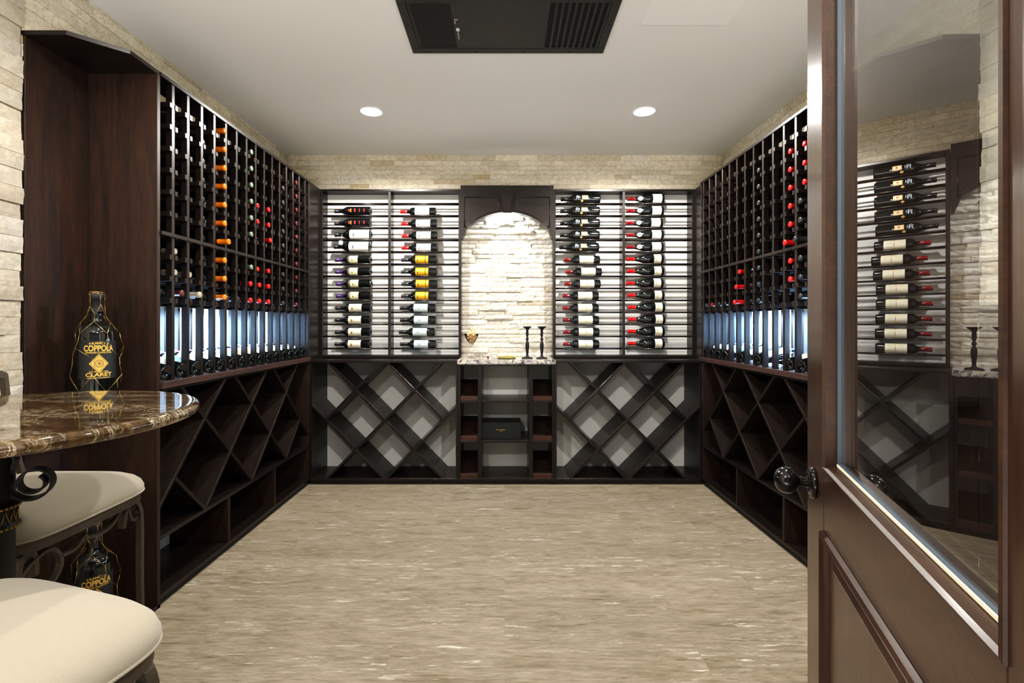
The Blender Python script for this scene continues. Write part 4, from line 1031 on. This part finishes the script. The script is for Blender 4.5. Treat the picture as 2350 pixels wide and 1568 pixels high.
db('bottom_seal', .0175, .0240, t1 + .012, t2 - .012, -.262, -.2562, SEAL, bev=.001)
for xg in (.024, .034):
    bm = new(); bm.faces.new([bm.verts.new((xg, -y, z + E)) for y, z in ((t1 + .005, -.266), (t2 - .005, -.266), (t2 - .005, TOP - .134), (t1 + .005, TOP - .134))]); obj('glass_pane', bm, PANE, dr)
sweep_rect('panel_moulding', [(-.012, 0), (-.010, -.008), (-.003, -.010), (.004, -.004), (.008, .004), (.022, .008), (.026, .012)], t1 + .012, t2 - .012, ZF + .262, -.397, DOOR_W)
sweep_rect('raised_panel', [(.020, .014), (.034, .013), (.040, .006), (.050, .003), (.052, .003)], t1, t2, ZF + .25, -.385, DOOR_W)
db('panel_field', .002, .030, t1 + .050, t2 - .050, ZF + .30, -.435, DOOR_W)
db('panel_core', .014, .032, t1, t2, ZF + .25, -.385, DOOR_W)
kz, kt = -.319, .0605
rot = Matrix.Translation((0, -kt, kz + E)) @ Matrix.Rotation(R(-90), 4, 'Y')
bm = new(); lathe(bm, [(.012, .0), (.010, .012), (.0095, .026), (.012, .030), (.020, .034), (.0255, .042), (.027, .050), (.0255, .058), (.020, .066), (.011, .0705), (0, .072)], 36, 0, rot); kn = obj('door_knob', bm, KNOB, dr, label='dark oil-rubbed oval knob')
bm = new(); lathe(bm, [(.0, .0), (.031, .0), (.032, .004), (.030, .008), (.027, .0095), (.025, .0085), (.022, .011), (.018, .0115), (.016, .0105), (.010, .013), (0, .013)], 40, 0, rot); obj('rose', bm, KNOB, kn)
# dark panel and cap added on the right wall for an unidentified dark area, seen only through the glass
w = box('added_dark_panel', (XR - .05, XR - .036, .2, 1.93, ZF, .055), W_P); struct(w)
w = box('added_panel_cap', (XR - .062, XR - .03, .2, 1.93, .055, .075), W_Y); struct(w)

# ------------------------------------------------------------------ world, camera, view
wd = bpy.data.worlds.new('World'); SC.world = wd; wd.use_nodes = True
wn = wd.node_tree; bg = wn.nodes['Background']; bg.inputs['Strength'].default_value = 1.0
wtc = wn.nodes.new('ShaderNodeTexCoord'); wsep = wn.nodes.new('ShaderNodeSeparateXYZ'); L(wn, wtc.outputs['Generated'], wsep.inputs[0])
wmr = wn.nodes.new('ShaderNodeMapRange'); wmr.inputs[1].default_value = -1; wmr.inputs[2].default_value = 1; L(wn, wsep.outputs[2], wmr.inputs[0])
# added fill: world made bright below the horizon to lift the ceiling, dim above
wr_ = ramp(wn, wmr.outputs[0], [(0.0, (4.5, 4.35, 4.1)), (0.36, (4.3, 4.15, 3.9)), (0.44, (0.8, 0.77, 0.7)), (0.5, (0.35, 0.34, 0.31)), (0.62, (0.2, 0.19, 0.18)), (1.0, (0.15, 0.15, 0.14))]); L(wn, wr_.outputs['Color'], bg.inputs['Color'])
cam = bpy.data.cameras.new('Camera'); co = bpy.data.objects.new('Camera', cam); COL.objects.link(co)
co.location = (0, 0, E); co.rotation_euler = (R(90), 0, 0)
cam.sensor_width = 36; cam.lens = F / 2350 * 36; cam.clip_start = .02
cam.shift_x = (1175 - CX) / 2350; cam.shift_y = (CY - 784) / 2350
SC.camera = co
SC.view_settings.view_transform = 'Standard'; SC.view_settings.look = 'None'; SC.view_settings.exposure = 0.55
SC.view_settings.use_curve_mapping = True
cm = SC.view_settings.curve_mapping; cm.curves[3].points.new(.04, .024); cm.curves[3].points.new(.20, .19); cm.update()
try:
    SC.cycles.use_denoising = True; SC.cycles.max_bounces = 12; SC.cycles.transparent_max_bounces = 16; SC.cycles.sample_clamp_indirect = 6
except Exception: pass
